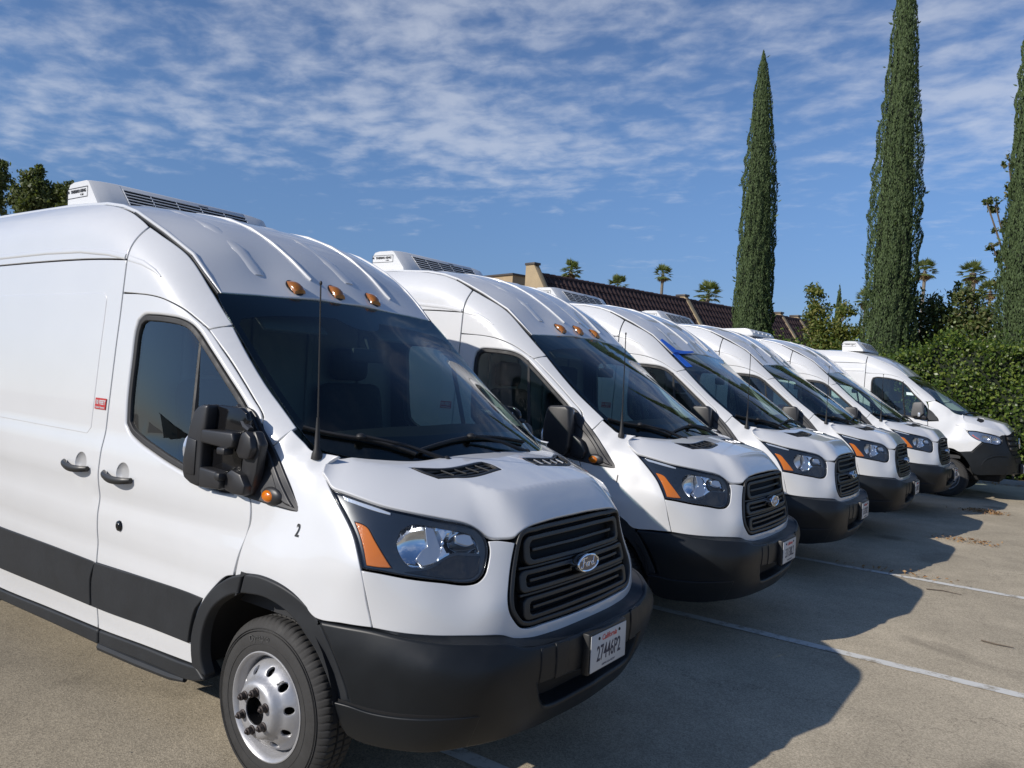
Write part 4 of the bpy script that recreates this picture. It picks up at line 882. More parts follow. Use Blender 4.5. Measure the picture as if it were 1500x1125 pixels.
def put_van(tag, label, x, y, deg):
    root = thing('delivery_van', label, 'van', (x, y, 0), math.radians(deg), 'white delivery vans parked in a row')
    for nd in VAN_PARTS:
        o = put(nd, root, ZS, tag)
        if o is not None and hasattr(nd, 'loc'): o.location = (nd.loc[0], nd.loc[1], nd.loc[2] + ZS)
    return root
put_van(1, 'nearest white van, with a two-arm trailer mirror and black digit 2 on its fender', 0, 0, 0)
put_van(2, 'white van with three amber roof lamps and a short mirror, second in the row', -.0126, 2.6708, .392)
put_van(3, 'white van with strips of blue tape at the top corner of its windshield', -.0276, 5.2877, .474)
put_van(4, 'white van with a slatted roof unit, next one behind the blue-taped van', .0502, 7.9953, .463)
put_van(5, 'white van with a low smooth roof cooling unit, beside the rounder end van', .2009, 10.782, -1.193)
# ------------------------------------------------------------------ asphalt, markings
def asphalt():
    m, nt, out = nt_new('asphalt'); L = nt.links.new
    b = N(nt, 'ShaderNodeBsdfPrincipled', ins={'Roughness': 0.9, 'Specular IOR Level': 0.25}); tc = N(nt, 'ShaderNodeTexCoord')
    def noise(sc, det=6, ro=.6, dist=0.0): n = N(nt, 'ShaderNodeTexNoise', ins={'Scale': sc, 'Detail': det, 'Roughness': ro, 'Distortion': dist}); L(tc.outputs['Object'], n.inputs['Vector']); return n
    def ramp(n, a, b_, c, d): r = N(nt, 'ShaderNodeMapRange', ins={'From Min': a, 'From Max': b_, 'To Min': c, 'To Max': d}); L(n, r.inputs['Value']); return r.outputs[0]
    def mul(a, c): x = N(nt, 'ShaderNodeMath', operation='MULTIPLY'); L(a, x.inputs[0]); L(c, x.inputs[1]); return x.outputs[0]
    big = ramp(noise(.35, 5).outputs['Fac'], .3, .7, .74, 1.17); mid = ramp(noise(2.2, 7, .7).outputs['Fac'], .3, .7, .86, 1.12)
    grit = N(nt, 'ShaderNodeTexVoronoi', ins={'Scale': 150.0}); L(tc.outputs['Object'], grit.inputs['Vector'])
    gcol = N(nt, 'ShaderNodeSeparateColor'); L(grit.outputs['Color'], gcol.inputs[0]); gr = ramp(gcol.outputs[0], 0, 1, .72, 1.26)
    fine = ramp(noise(420, 2).outputs['Fac'], .3, .7, .80, 1.2)
    stain = ramp(noise(1.1, 4, .55, .6).outputs['Fac'], .26, .36, .70, 1.0)
    spots = N(nt, 'ShaderNodeTexVoronoi', ins={'Scale': .9}); L(tc.outputs['Object'], spots.inputs['Vector'])
    crw = N(nt, 'ShaderNodeTexVoronoi', feature='DISTANCE_TO_EDGE', ins={'Scale': .33}); 
    wp = N(nt, 'ShaderNodeVectorMath', operation='MULTIPLY_ADD'); wn = noise(1.6, 6, .7); L(wn.outputs['Color'], wp.inputs[0]); wp.inputs[1].default_value = (1.1, 1.1, 0); L(tc.outputs['Object'], wp.inputs[2]); L(wp.outputs[0], crw.inputs['Vector'])
    crack = ramp(crw.outputs['Distance'], 0.0, .003, .62, 1.0)
    ov = N(nt, 'ShaderNodeTexVoronoi', ins={'Scale': .75}); ow = N(nt, 'ShaderNodeVectorMath', operation='MULTIPLY_ADD'); on = noise(5.0, 5, .65); L(on.outputs['Color'], ow.inputs[0]); ow.inputs[1].default_value = (.22, .22, 0); L(tc.outputs['Object'], ow.inputs[2]); L(ow.outputs[0], ov.inputs['Vector'])
    oil = ramp(ov.outputs['Distance'], .06, .17, .62, 1.0)
    sp = N(nt, 'ShaderNodeSeparateXYZ'); L(tc.outputs['Object'], sp.inputs[0]); nb = noise(.5, 4); 
    ya = N(nt, 'ShaderNodeMath', operation='MULTIPLY_ADD', ins={1: 1.6}); L(nb.outputs['Fac'], ya.inputs[0]); L(sp.outputs['Y'], ya.inputs[2])
    lane = ramp(ya.outputs[0], -.9, 1.1, .55, 1.0)
    v = mul(mul(mul(mul(mul(big, mid), mul(gr, fine)), mul(stain, oil)), crack), lane)
    sc = N(nt, 'ShaderNodeVectorMath', operation='SCALE'); sc.inputs[0].default_value = (.46, .395, .29); L(v, sc.inputs['Scale']); L(sc.outputs[0], b.inputs['Base Color'])
    bp = N(nt, 'ShaderNodeBump', ins={'Strength': .35, 'Distance': .003}); L(grit.outputs['Distance'], bp.inputs['Height']); L(bp.outputs[0], b.inputs['Normal'])
    L(b.outputs[0], out.inputs[0]); return m
ASPH = asphalt()
def sheet(name, x0, x1, y0, y1, z, mat, nx=1, ny=1):
    V = [(x0 + (x1 - x0) * i / nx, y0 + (y1 - y0) * j / ny, z) for j in range(ny + 1) for i in range(nx + 1)]
    F = [(j*(nx+1)+i, j*(nx+1)+i+1, (j+1)*(nx+1)+i+1, (j+1)*(nx+1)+i) for j in range(ny) for i in range(nx)]
    return Geo(V, F).mesh(name, mat, None)
thing('parking_lot', None, None, mesh=sheet('parking_lot', -900, 900, -900, 900, 0.0, ASPH), kind='structure')
def paintm():
    m, nt, out = nt_new('worn_line_paint'); L = nt.links.new
    b = N(nt, 'ShaderNodeBsdfPrincipled', ins={'Roughness': .8}); tc = N(nt, 'ShaderNodeTexCoord')
    n = N(nt, 'ShaderNodeTexNoise', ins={'Scale': 9.0, 'Detail': 9.0, 'Roughness': .75}); L(tc.outputs['Object'], n.inputs['Vector'])
    r = N(nt, 'ShaderNodeMapRange', ins={'From Min': .38, 'From Max': .49, 'To Min': 0.0, 'To Max': 1.0}); L(n.outputs['Fac'], r.inputs['Value'])
    mx = N(nt, 'ShaderNodeMix', data_type='RGBA'); L(r.outputs[0], mx.inputs['Factor']); mx.inputs[6].default_value = (.36, .32, .25, 1); mx.inputs[7].default_value = (.66, .65, .60, 1)
    L(mx.outputs[2], b.inputs['Base Color']); L(b.outputs[0], out.inputs[0]); return m
LINEM = paintm()
for k, (y0, y1) in enumerate(((-.16, -.13), (2.66, 2.69), (5.48, 5.50))):
    n = 60; V = []; F = []; r_ = random.Random(k)
    for i in range(n + 1):
        x = -5.2 + 11.6 * i / n; y = y0 + (y1 - y0) * i / n; V += [(x, y - .048 + r_.uniform(-.005, .005), .004), (x, y + .048 + r_.uniform(-.005, .005), .004)]
    F = [(2*i, 2*i+2, 2*i+3, 2*i+1) for i in range(n)]
    thing('parking_line', None, None, mesh=Geo(V, F).mesh('parking_line', LINEM, None), kind='structure')
# ------------------------------------------------------------------ vegetation
def leafmat(name, cols, trans=0.25, rough=0.55):
    m, nt, out = nt_new(name); L = nt.links.new
    ge = N(nt, 'ShaderNodeNewGeometry'); cr = N(nt, 'ShaderNodeValToRGB'); L(ge.outputs['Random Per Island'], cr.inputs[0])
    el = cr.color_ramp.elements; el[0].position = 0; el[0].color = (*cols[0], 1); el[1].position = 1; el[1].color = (*cols[-1], 1)
    for i, c in enumerate(cols[1:-1]): e = el.new((i + 1) / (len(cols) - 1)); e.color = (*c, 1)
    b = N(nt, 'ShaderNodeBsdfPrincipled', ins={'Roughness': rough, 'Specular IOR Level': .35}); t = N(nt, 'ShaderNodeBsdfTranslucent')
    L(cr.outputs[0], b.inputs['Base Color'])
    g = N(nt, 'ShaderNodeMix', data_type='RGBA', blend_type='MULTIPLY', ins={0: 1.0}); L(cr.outputs[0], g.inputs[6]); g.inputs[7].default_value = (1.6, 1.7, .7, 1); L(g.outputs[2], t.inputs[0])
    mx = N(nt, 'ShaderNodeMixShader', ins={0: trans}); L(b.outputs[0], mx.inputs[1]); L(t.outputs[0], mx.inputs[2]); L(mx.outputs[0], out.inputs[0]); return m
LF_CYP = leafmat('cypress_foliage', [(.045, .072, .028), (.072, .108, .042), (.105, .15, .058), (.060, .092, .036)], .18, .7)
LF_HEDGE = leafmat('hedge_leaves', [(.028, .052, .010), (.055, .095, .016), (.10, .15, .024), (.20, .24, .05)], .30, .34)
LF_SHRUB = leafmat('shrub_leaves', [(.06, .095, .025), (.11, .155, .036), (.19, .195, .05), (.19, .18, .05)], .35)
LF_TREE = leafmat('tree_leaves', [(.045, .070, .024), (.08, .115, .036), (.13, .155, .055), (.16, .14, .06)], .30)
LF_EUC = leafmat('eucalyptus_leaves', [(.06, .08, .030), (.10, .125, .042), (.15, .17, .06)], .28)
LF_PALM = leafmat('palm_fronds', [(.08, .11, .038), (.13, .165, .055), (.20, .22, .085)], .25)
LF_DEAD = leafmat('dead_fronds', [(.13, .085, .045), (.22, .15, .08), (.28, .21, .12)], .1)
LF_DRY = leafmat('dry_leaves', [(.20, .10, .045), (.35, .20, .09), (.45, .30, .16)], .1)
BARK = pbr('bark', (.12, .095, .07), .9, var=.3, vscale=8, bump=.6, bscale=30)
PALMB = pbr('palm_bark', (.17, .145, .115), .9, var=.25, vscale=6, bump=.6, bscale=20)
SOIL = pbr('soil', (.07, .055, .04), .95, var=.35, vscale=3, bump=.8, bscale=40)
CORE = pbr('dark_foliage_core', (.012, .018, .008), .95)  # for solid cores inside the leaves, near-black in place of inner shade
def leaf_mesh(name, C, D, Nv, Ln, Wd, mat):
    """one leaf per row: centre, long axis, face normal, length, width"""
    D = D / np.linalg.norm(D, axis=1, keepdims=True); S = np.cross(Nv, D); S /= np.maximum(np.linalg.norm(S, axis=1, keepdims=True), 1e-6); n = np.cross(D, S)
    Ln = np.reshape(Ln, (-1, 1)); Wd = np.reshape(Wd, (-1, 1)); k = len(C)
    a = C - D * Ln * .5; b = C + S * Wd * .5 - D * Ln * .05 + n * Wd * .12; c = C + D * Ln * .5; d = C - S * Wd * .5 - D * Ln * .05 + n * Wd * .12
    V = np.stack([a, b, c, d], 1).reshape(-1, 3)
    me = bpy.data.meshes.new(name); me.vertices.add(k * 4); me.vertices.foreach_set('co', V.ravel()); me.loops.add(k * 4); me.loops.foreach_set('vertex_index', np.arange(k * 4))
    me.polygons.add(k); me.polygons.foreach_set('loop_start', np.arange(k) * 4); me.update(calc_edges=True); me.materials.append(mat); return me
def rvec(r, n): v = r.normal(size=(n, 3)); return v / np.linalg.norm(v, axis=1, keepdims=True)
def child(name, mesh, parent, label=None, kind=None):
    o = bpy.data.objects.new(name, mesh); COL.objects.link(o); o.parent = parent
    if label: o['label'] = label
    if kind: o['kind'] = kind
    return o

def cypress(label, x, y, h, w, seed, n, group, lean=(0, 0), spr=.095):
    r = np.random.default_rng(seed); root = thing('cypress_tree', label, 'cypress', (x, y, 0), 0, group)
    child('trunk', tube([(0, 0, 0), (0, 0, h * .4), (lean[0] * .8, lean[1] * .8, h * .85)], [.16, .12, .03], 8).mesh('trunk', BARK), root)
    def prof(t): return w * .5 * np.clip(np.interp(t, [0, .05, .12, .3, .45, .65, .86, .955, 1], [.6, .9, 1.0, 1.0, .94, .73, .44, .19, .0]), .004, 2)
    t = r.random(n * 3); t = t[r.random(n * 3) < prof(t) / (w * .5) * .9 + .08][:n]; n = len(t)
    ph = r.random(n) * 2 * np.pi
    # vertical tufts: the radius follows slanting streaks
    st = .5 + .5 * np.sin(ph * 7 + 9 * np.sin(t * h * .9 + seed) + t * h * 1.3 + 2.5 * np.sin(ph * 3 + t * h * .45)); st2 = .5 + .5 * np.sin(ph * 13 - t * h * 2.1 + 5 * np.sin(t * h * .35 + ph * 2))
    bulge = 1 + .10 * np.sin(ph * 2 + t * 5 + seed) + .05 * np.sin(t * 17 + seed)
    rad = prof(t) * bulge * (.80 + .16 * st + .09 * st2 + .07 * r.random(n))
    lx = lean[0] * t ** 2; ly = lean[1] * t ** 2
    C = np.c_[np.cos(ph) * rad + lx, np.sin(ph) * rad + ly, .25 + t * (h - .25)]
    out = np.c_[np.cos(ph), np.sin(ph), np.zeros(n)]
    D = np.array([0, 0, 1.0]) + out * r.uniform(.05, .55, (n, 1)) + r.normal(size=(n, 3)) * .18
    wild = r.random(n) < .0025; D[wild] += out[wild] * 1.6; C[wild] += out[wild] * .12
    Nn = out + r.normal(size=(n, 3)) * .45; L_ = spr * r.uniform(.6, 1.35, n) * np.where(wild, 1.7, 1)
    child('crown', leaf_mesh('crown', C, D, Nn, L_, L_ * r.uniform(.30, .5, n), LF_CYP), root)
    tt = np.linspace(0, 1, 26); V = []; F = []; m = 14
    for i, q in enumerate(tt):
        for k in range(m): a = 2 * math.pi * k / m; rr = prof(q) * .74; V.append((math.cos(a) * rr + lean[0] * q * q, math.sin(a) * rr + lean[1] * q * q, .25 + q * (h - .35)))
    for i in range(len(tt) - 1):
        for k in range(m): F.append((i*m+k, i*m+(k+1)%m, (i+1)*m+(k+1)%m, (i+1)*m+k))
    child('crown_dark_core', Geo(V, F).mesh('crown_dark_core', CORE), root)  # dark cone added inside the crown, its shade put into the colour
    return root
GC = 'tall cypresses behind the hedge'
cypress('shortest of the three tall cypresses, standing left of the others beside the tiled roof', -7.5, 26.95, 15.0, 1.55, 3, 54000, GC, (-.25, 0))
cypress('tallest cypress, a dense green column between the two others, rising behind the end van', -2.62, 26.75, 17.6, 1.62, 5, 60000, GC, (-.15, .0))
cypress('cypress cut by the picture edge, with a leafy branch reaching out at its left', 1.50, 25.9, 15.2, 1.75, 8, 54000, GC, (-.35, 0))
cypress('shorter of two thin distant cypresses rising out of the shrub by the tan roof end', -12.45, 54.2, 8.4, .85, 11, 2200, 'thin distant cypresses', (0, 0), .25)
cypress('taller of two thin distant cypresses rising out of the shrub by the tan roof end', -10.98, 55.2, 9.5, .75, 13, 2200, 'thin distant cypresses', (0, 0), .25)

def hedge():
    r = np.random.default_rng(21); root = thing('hedge', 'tall clipped green hedge behind the grey-bumpered van at the end of the row', 'hedge', (0, 17.5, 0))
    X0, X1, DP = -9.0, 9.5, 1.5
    top = lambda x: 2.76 + .045 * (x + 4) + .16 * np.sin(x * 1.3 + .6) + .11 * np.sin(x * 3.1 + 1) + .06 * np.sin(x * 6.7)
    front = lambda x, z: .16 * np.sin(x * 1.3 + z * 1.9) + .11 * np.sin(x * 3.7 - z * 2.3 + 1) + .08 * np.sin(x * 7.1 + z * 5.3) + .12 * (z - 1.5) ** 2 * .25
    n = 44000; x = r.uniform(X0, X1, n); z = r.random(n) ** .9 * top(x); y = front(x, z) - .06 + np.abs(r.normal(size=n)) * .16
    m = 13000; x2 = r.uniform(X0, X1, m); y2 = r.uniform(-.1, DP, m); z2 = top(x2) + r.normal(size=m) * .07 + .05 * np.sin(y2 * 5 + x2 * 3) + np.where(r.random(m) < .10, r.uniform(0, .42, m), 0)
    C = np.r_[np.c_[x, y, z], np.c_[x2, y2, z2]]; k = n + m
    Nn = np.r_[np.tile([0, -1.0, .35], (n, 1)), np.tile([0, -.35, 1.0], (m, 1))] + r.normal(size=(k, 3)) * .55
    D = r.normal(size=(k, 3)) + np.array([0, -.2, .35]); L_ = r.uniform(.055, .115, k)
    child('foliage', leaf_mesh('foliage', C, D, Nn, L_, L_ * r.uniform(.5, .72, k), LF_HEDGE), root)
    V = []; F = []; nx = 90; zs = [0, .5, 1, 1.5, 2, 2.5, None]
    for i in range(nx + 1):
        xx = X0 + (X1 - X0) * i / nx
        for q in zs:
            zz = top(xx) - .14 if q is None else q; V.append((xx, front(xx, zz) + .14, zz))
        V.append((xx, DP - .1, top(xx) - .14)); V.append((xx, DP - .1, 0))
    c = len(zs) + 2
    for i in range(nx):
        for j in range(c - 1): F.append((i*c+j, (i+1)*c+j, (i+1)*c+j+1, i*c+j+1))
    child('hedge_light_block', Geo(V, F).mesh('hedge_light_block', CORE), root)  # solid core added behind the leaves to block light
    r2 = random.Random(4); st = Geo()
    for i in range(26):
        xx = -3 + i * .42 + r2.uniform(-.1, .1); child('stem', tube([(xx, .12, 0), (xx + r2.uniform(-.1, .1), .1, .5), (xx + r2.uniform(-.2, .2), .2, 1.1)], [.03, .024, .015], 6).mesh('stem', BARK), root)
hedge()

def tree(name, label, cat, x, y, h, blobs, n, mat, leaf, seed, trunk=.18, group=None, limbs=True, base=0.0):
    """trunk with a limb to every clump; leaves spread through the clumps"""
    r = np.random.default_rng(seed); root = thing(name, label, cat, (x, y, base), 0, group)
    c0 = np.mean([b[:3] for b in blobs], 0)
    fork = Vector((c0[0] * .5, c0[1] * .5, min(b[2] - b[3] for b in blobs) * .75 + .1))
    child('trunk', tube([(0, 0, 0), (fork.x * .4, fork.y * .4, fork.z * .6), fork], [trunk, trunk * .8, trunk * .65], 8).mesh('trunk', BARK), root)
    if limbs:
        for bx, by, bz, br in blobs:
            e = Vector((bx, by, bz)); mid = fork.lerp(e, .5) + Vector((r.normal() * .1, r.normal() * .1, .12)) * br
            child('limb', tube([fork, mid, e, e + Vector((r.normal() * .3, r.normal() * .3, .5)) * br], [trunk * .5, trunk * .33, trunk * .2, trunk * .06], 6).mesh('limb', BARK), root)
    w = np.array([b[3] ** 2 for b in blobs]); w /= w.sum(); C = []; O = []
    for (bx, by, bz, br), wi in zip(blobs, w):
        k = int(n * wi); nt_ = max(6, k // 30); tc = rvec(r, nt_) * (r.random((nt_, 1)) ** .4) * br * np.array([1, 1, .85])
        idx = r.integers(0, nt_, k); p = tc[idx] + r.normal(size=(k, 3)) * br * .19; C.append(p + [bx, by, bz]); O.append(p / br)
    C = np.concatenate(C); O = np.concatenate(O); k = len(C)
    L_ = leaf * r.uniform(.6, 1.3, k)
    child('crown', leaf_mesh('crown', C, r.normal(size=(k, 3)) + [0, 0, -.4], O * .6 + r.normal(size=(k, 3)) * .6 + [0, 0, .4], L_, L_ * r.uniform(.35, .6, k), mat), root)
    return root
tree('shrub', 'tall shrub with green, yellow and rust leaves beside the tan roof ends', 'shrub', -5.3, 28.6, 5, [(-.5, 0, 3.0, 1.0), (.5, .2, 3.2, .9), (1.3, 0, 3.1, .8), (-1.2, .1, 2.8, .8), (.1, 0, 4.0, .75), (-.3, .1, 4.9, .55), (-.45, 0, 5.6, .42), (.95, 0, 4.1, .55), (.75, .1, 5.0, .40), (1.9, .1, 2.7, .7)], 15000, LF_SHRUB, .15, 31, .10)
tree('shrub', 'green bush between the cooling units and the end van, under the tan roof ends', 'shrub', -7.6, 25.2, 3, [(-.8, 0, 2.4, .7), (.1, 0, 2.6, .75), (1.0, 0, 2.7, .8), (1.9, 0, 2.5, .7), (2.8, 0, 2.4, .7)], 8000, LF_SHRUB, .14, 32, .08)
tree('tree', 'loose broad tree between the tallest cypress and the cut-off cypress, above the hedge', 'tree', -.7, 29.0, 6, [(-1.42, 0.0, 3.4, 1.16), (0.0, 0.27, 3.66, 1.16), (1.25, 0.0, 3.4, 1.07), (-0.8, 0.0, 4.64, 0.89), (0.36, 0.0, 4.73, 0.89), (1.42, 0.18, 3.75, 0.71), (-1.96, 0.0, 5.18, 0.76), (-2.23, 0.18, 6.16, 0.62), (0.18, 0.0, 5.62, 0.49), (-2.4, 0.0, 4.29, 0.8), (2.14, 0.0, 2.86, 0.8)], 20000, LF_TREE, .18, 33, .15)
tree('tree', 'leafy tree whose dark branches reach into the sky left of the cut-off cypress', 'tree', 1.9, 27.6, 8, [(-1.56, -.97, 8.22, .30), (-1.80, -1.1, 8.32, .17), (-1.36, -.86, 7.5, .28), (-1.56, -.97, 6.85, .20), (-1.30, -.8, 6.65, .28), (-1.20, -.75, 5.7, .34), (-1.27, -.74, 9.6, .20), (-1.1, -.7, 8.7, .30), (.2, .2, 8.2, .9), (.3, .2, 6.4, 1.0), (.2, .2, 9.6, .7)], 5200, LF_TREE, .15, 34, .12)
GE = 'dark trees behind the nearest van'
tree('eucalyptus_tree', 'dark leafy tree behind the nearest van, cut by the picture edge', 'tree', -66.5, 21.3, 16, [(0, 0, 15.4, 1.1), (.7, .4, 14.6, 1.0), (-.5, -.3, 14.2, 1.3), (.5, .3, 13.2, 1.1), (1.0, .6, 15.6, .6), (0, 0, 12.3, 1.3)], 8500, LF_EUC, .34, 35, .28, GE)
tree('eucalyptus_tree', 'tallest full green tree behind the nearest van, middle one of the three there', 'tree', -63.5, 23.6, 15, [(0, 0, 14.9, .9), (-.5, -.3, 13.9, 1.0), (.6, .3, 14.0, 1.0), (0, 0, 12.8, 1.3), (.2, .1, 15.5, .5), (-.9, -.5, 13.0, .8), (1.0, .6, 13.2, .8)], 8500, LF_EUC, .34, 36, .28, GE)
tree('eucalyptus_tree', 'smallest of the three trees behind the nearest van, touching its roof cooling unit', 'tree', -61.6, 25.0, 15, [(0, 0, 14.1, .62), (.3, .2, 13.4, .75), (-.4, -.2, 13.2, .55), (0, 0, 12.3, .9), (.5, .3, 14.5, .45)], 4200, LF_EUC, .34, 37, .2, GE)

def palm(label, x, y, h, cr, seed, skirt=True, tr=.28):
    r = np.random.default_rng(seed); root = thing('palm_tree', label, 'palm', (x, y, 0), 0, 'fan palms beyond the buildings')
    child('trunk', tube([(0, 0, 0), (0, 0, h * .5), (.1, 0, h)], [tr * 1.2, tr, tr * .9], 10).mesh('trunk', PALMB), root)
    def fans(n, e0, e1, dead):
        C = []; D = []; Nn = []; Ls = []; Ws = []
        for i in range(n):
            a = i * 2.4 + r.random() * .6; e = r.uniform(e0, e1); d = np.array([math.cos(a) * math.cos(e), math.sin(a) * math.cos(e), math.sin(e)])
            s = np.array([-math.sin(a), math.cos(a), 0]); u = np.cross(s, d) * -1; u = u if u[2] > 0 else -u
            hub = np.array([.1, 0, h]) + d * cr * (.28 if dead else .48) * r.uniform(.8, 1.1); 
            for q in np.linspace(-1.25, 1.25, 10):
                k = d * math.cos(q) + s * math.sin(q) - u * (.10 + .12 * q * q); L_ = cr * (.50 if not dead else .5) * (1 - .18 * abs(q)) * r.uniform(.85, 1.1)
                C.append(hub + k * L_ * .5 + np.array([0, 0, -.06 * L_])); D.append(k); Nn.append(u + r.normal(size=3) * .25); Ls.append(L_); Ws.append(L_ * .22)
            C.append(np.array([.1, 0, h]) + (hub - np.array([.1, 0, h])) * .5); D.append(d); Nn.append(u); Ls.append(np.linalg.norm(hub - np.array([.1, 0, h]))); Ws.append(.10)
        return map(np.array, (C, D, Nn, Ls, Ws))
    child('crown', leaf_mesh('crown', *fans(44, -.75, 1.4, False), LF_PALM), root)
    if skirt: child('dead_fronds', leaf_mesh('dead_fronds', *fans(22, -1.4, -.85, True), LF_DEAD), root)
PL = [('fan palm crown just above the tiled roof ridge, left of the second palm', -47.9, 78.0, 15.0, 1.75, 1), ('low fan palm crown peeking over the middle of the tiled roof ridge', -50.3, 94.8, 15.2, 2.1, 2), ('small fan palm on a thin bare stem above the tiled roof', -45.2, 98.5, 17.4, 1.75, 3), ('wide bushy fan palm at the roof ridge left of the shortest cypress', -30.2, 78.4, 11.9, 1.9, 4), ('palm half hidden at the left side of the tallest cypress', -23.7, 126.3, 16.6, 2.2, 5), ('palm emerging at the right side of the tallest cypress', -13.3, 109.0, 18.3, 1.9, 6), ('taller, thick-stemmed palm of the pair right of the tallest cypress', -8.8, 118.6, 19.2, 2.3, 7), ('thin-stemmed lower palm of the pair, beside the cut-off cypress', -7.6, 131.8, 18.4, 2.1, 8)]
for lb, x, y, h, cr, sd in PL: palm(lb, x, y, h, cr * .98, sd, sd not in (2, 4), .48 if sd == 7 else .22)

# ------------------------------------------------------------------ building with the tiled mansard
def stucco(name, col): return pbr(name, col, .9, var=.10, vscale=2.5, bump=.3, bscale=60)
TAN = stucco('tan_stucco', (.36, .27, .165)); TANC = stucco('cream_stucco', (.34, .262, .16)); TILE = pbr('brown_roof_tile', (.046, .025, .023), .8, var=.45, vscale=5); COP = pbr('coping_metal', (.06, .05, .045), .5)
def building():
    A = Vector((-17.45, 26.3, 0)); B = Vector((-11.5, 51.3, 0)); d = (B - A).normalized(); n = Vector((d.y, -d.x, 0)); Ln = (B - A).length
    root = thing('store_building', 'long low building with a dark brown tiled mansard roof and tan dividing walls', 'building', (A.x, A.y, 0), math.atan2(d.y, d.x))
    # local axes: x along the front, -y towards the parking lot, z up
    ZR, ZE, RUN = 6.45, 3.5, 1.75
    child('wall', box((Ln / 2, RUN + 3, ZE / 2), (Ln, 9.5, ZE)).mesh('wall', TAN), root)
    child('roof', prism([(0, ZE), (0, ZE - .25), (-RUN - .35, ZE - .25), (-RUN - .3, ZE), (-.02, ZR - .08), (.5, ZR - .08), (.5, ZE)], .0, Ln, 'x').xf(Matrix.Rotation(0, 4, 'Z')).mesh('roof', TILE), root)
    child('soffit', box((Ln / 2, -RUN * .5, ZE - .22), (Ln, RUN + .5, .12)).mesh('soffit', TANC), root)
    # S-shaped tiles laid in courses down the slope
    sl = Vector((0, -RUN - .28, -(ZR - ZE))).normalized(); SLn = math.hypot(RUN + .28, ZR - ZE); nn = Vector((0, -(ZR - ZE), RUN + .28)).normalized()
    W_, H_ = .315, .44
    def tile_geo():
        V = []; F = []; m = 7
        for v in (0, H_ + .05):
            for k in range(m):
                u = -W_ / 2 + W_ * k / (m - 1); hh = .036 * math.sin(2 * math.pi * k / (m - 1) * .999) + .03; p = Vector((u, 0, 0)) + sl * v + nn * (hh + (.03 if v else .0)); V.append(p)
        for k in range(m): V.append(V[m + k] - nn * .05)
        for k in range(m - 1): F += [(k, m + k, m + k + 1, k + 1), (m + k, 2*m + k, 2*m + k + 1, m + k + 1)]
        return Geo(V, F)
    tg = tile_geo(); tm = tg.mesh('roof_tile', TILE, 60); rest = Geo(); cnt = 0; spots = []
    nr, nc = int(SLn / H_), int(Ln / W_); r = random.Random(9)
    for i in range(nr):
        for j in range(nc): spots.append((.16 + j * W_, i))
    spots.sort(key=lambda s: (s[0] > 18, s[1] > 3, s[0]))
    for k, (x, i) in enumerate(spots):
        p = Vector((x + r.uniform(-.01, .01), 0, ZR - .02)) + sl * (i * H_ + r.uniform(-.008, .008)) + nn * r.uniform(0, .012)
        if k < 300:
            o = child('roof_tile', tm, root); o.location = p
        else: rest.add(tg.move(p))
    child('roof_tiles', rest.mesh('roof_tiles', TILE, 60), root, kind='stuff')
    for j in range(int(Ln / .38)):
        g = tube([(0, 0, 0), (.20, 0, .012), (.40, 0, .018)], [.12, .125, .13], 10) if j == 0 else None
        if j == 0: rm = g.mesh('ridge_tile', TILE, 60)
        o = child('ridge_tile', rm, root); o.location = (j * .38, .02, ZR - .03 + r.uniform(-.012, .012))
    # dividing walls that follow the slope, with dark coping
    for k, (x, w, up) in enumerate(((.0, .32, .42), (11.35, .34, .22), (21.4, .34, .22), (23.6, .34, .22))):
        pf = [(.6, ZE), (.6, ZR + up), (.05, ZR + up), (-RUN - .75, ZE - .35), (-RUN - .3, ZE - .35)]
        child('dividing_wall', prism([(y, z) for y, z in pf], x - w / 2, x + w / 2, 'x', .01).mesh('dividing_wall', TANC), root)
        child('coping', box((x, .30, ZR + up + .05), (w + .08, .66, .11), .01).mesh('coping', COP), root)
    # brick courses of the end pier
    return root
building()
def block():
    ang = math.atan2(.973, .232); root = thing('store_building', 'flat-roofed tan block behind the end of the tiled roof', 'building', (-24.0, 33.4, 0), ang)
    child('wall', box((8, 7, 3.8), (16, 14, 7.6)).mesh('wall', TAN), root)
    child('coping', box((8, 7, 7.64), (16.2, 14.2, .10)).mesh('coping', COP), root)
    for x in (3, 8): child('control_joint', box((x, -.004, 3.6), (.03, .02, 7.2)).mesh('control_joint', COP), root)
block()

def far_building():
    root = thing('store_building', 'long low building across the lot, seen mirrored in the nearest van and its side window', 'building', (-20, -58, 0), 0)
    child('wall', box((0, 0, 2.1), (110, 8, 4.2)).mesh('wall', TAN), root); child('coping', box((0, 0, 4.25), (110.4, 8.3, .18)).mesh('coping', COP), root)
    for i in range(11):
        child('window', box((-48 + i * 9.4, 4.0, 1.6), (3.4, .06, 1.9)).mesh('window', GLOSSB), root)
far_building()
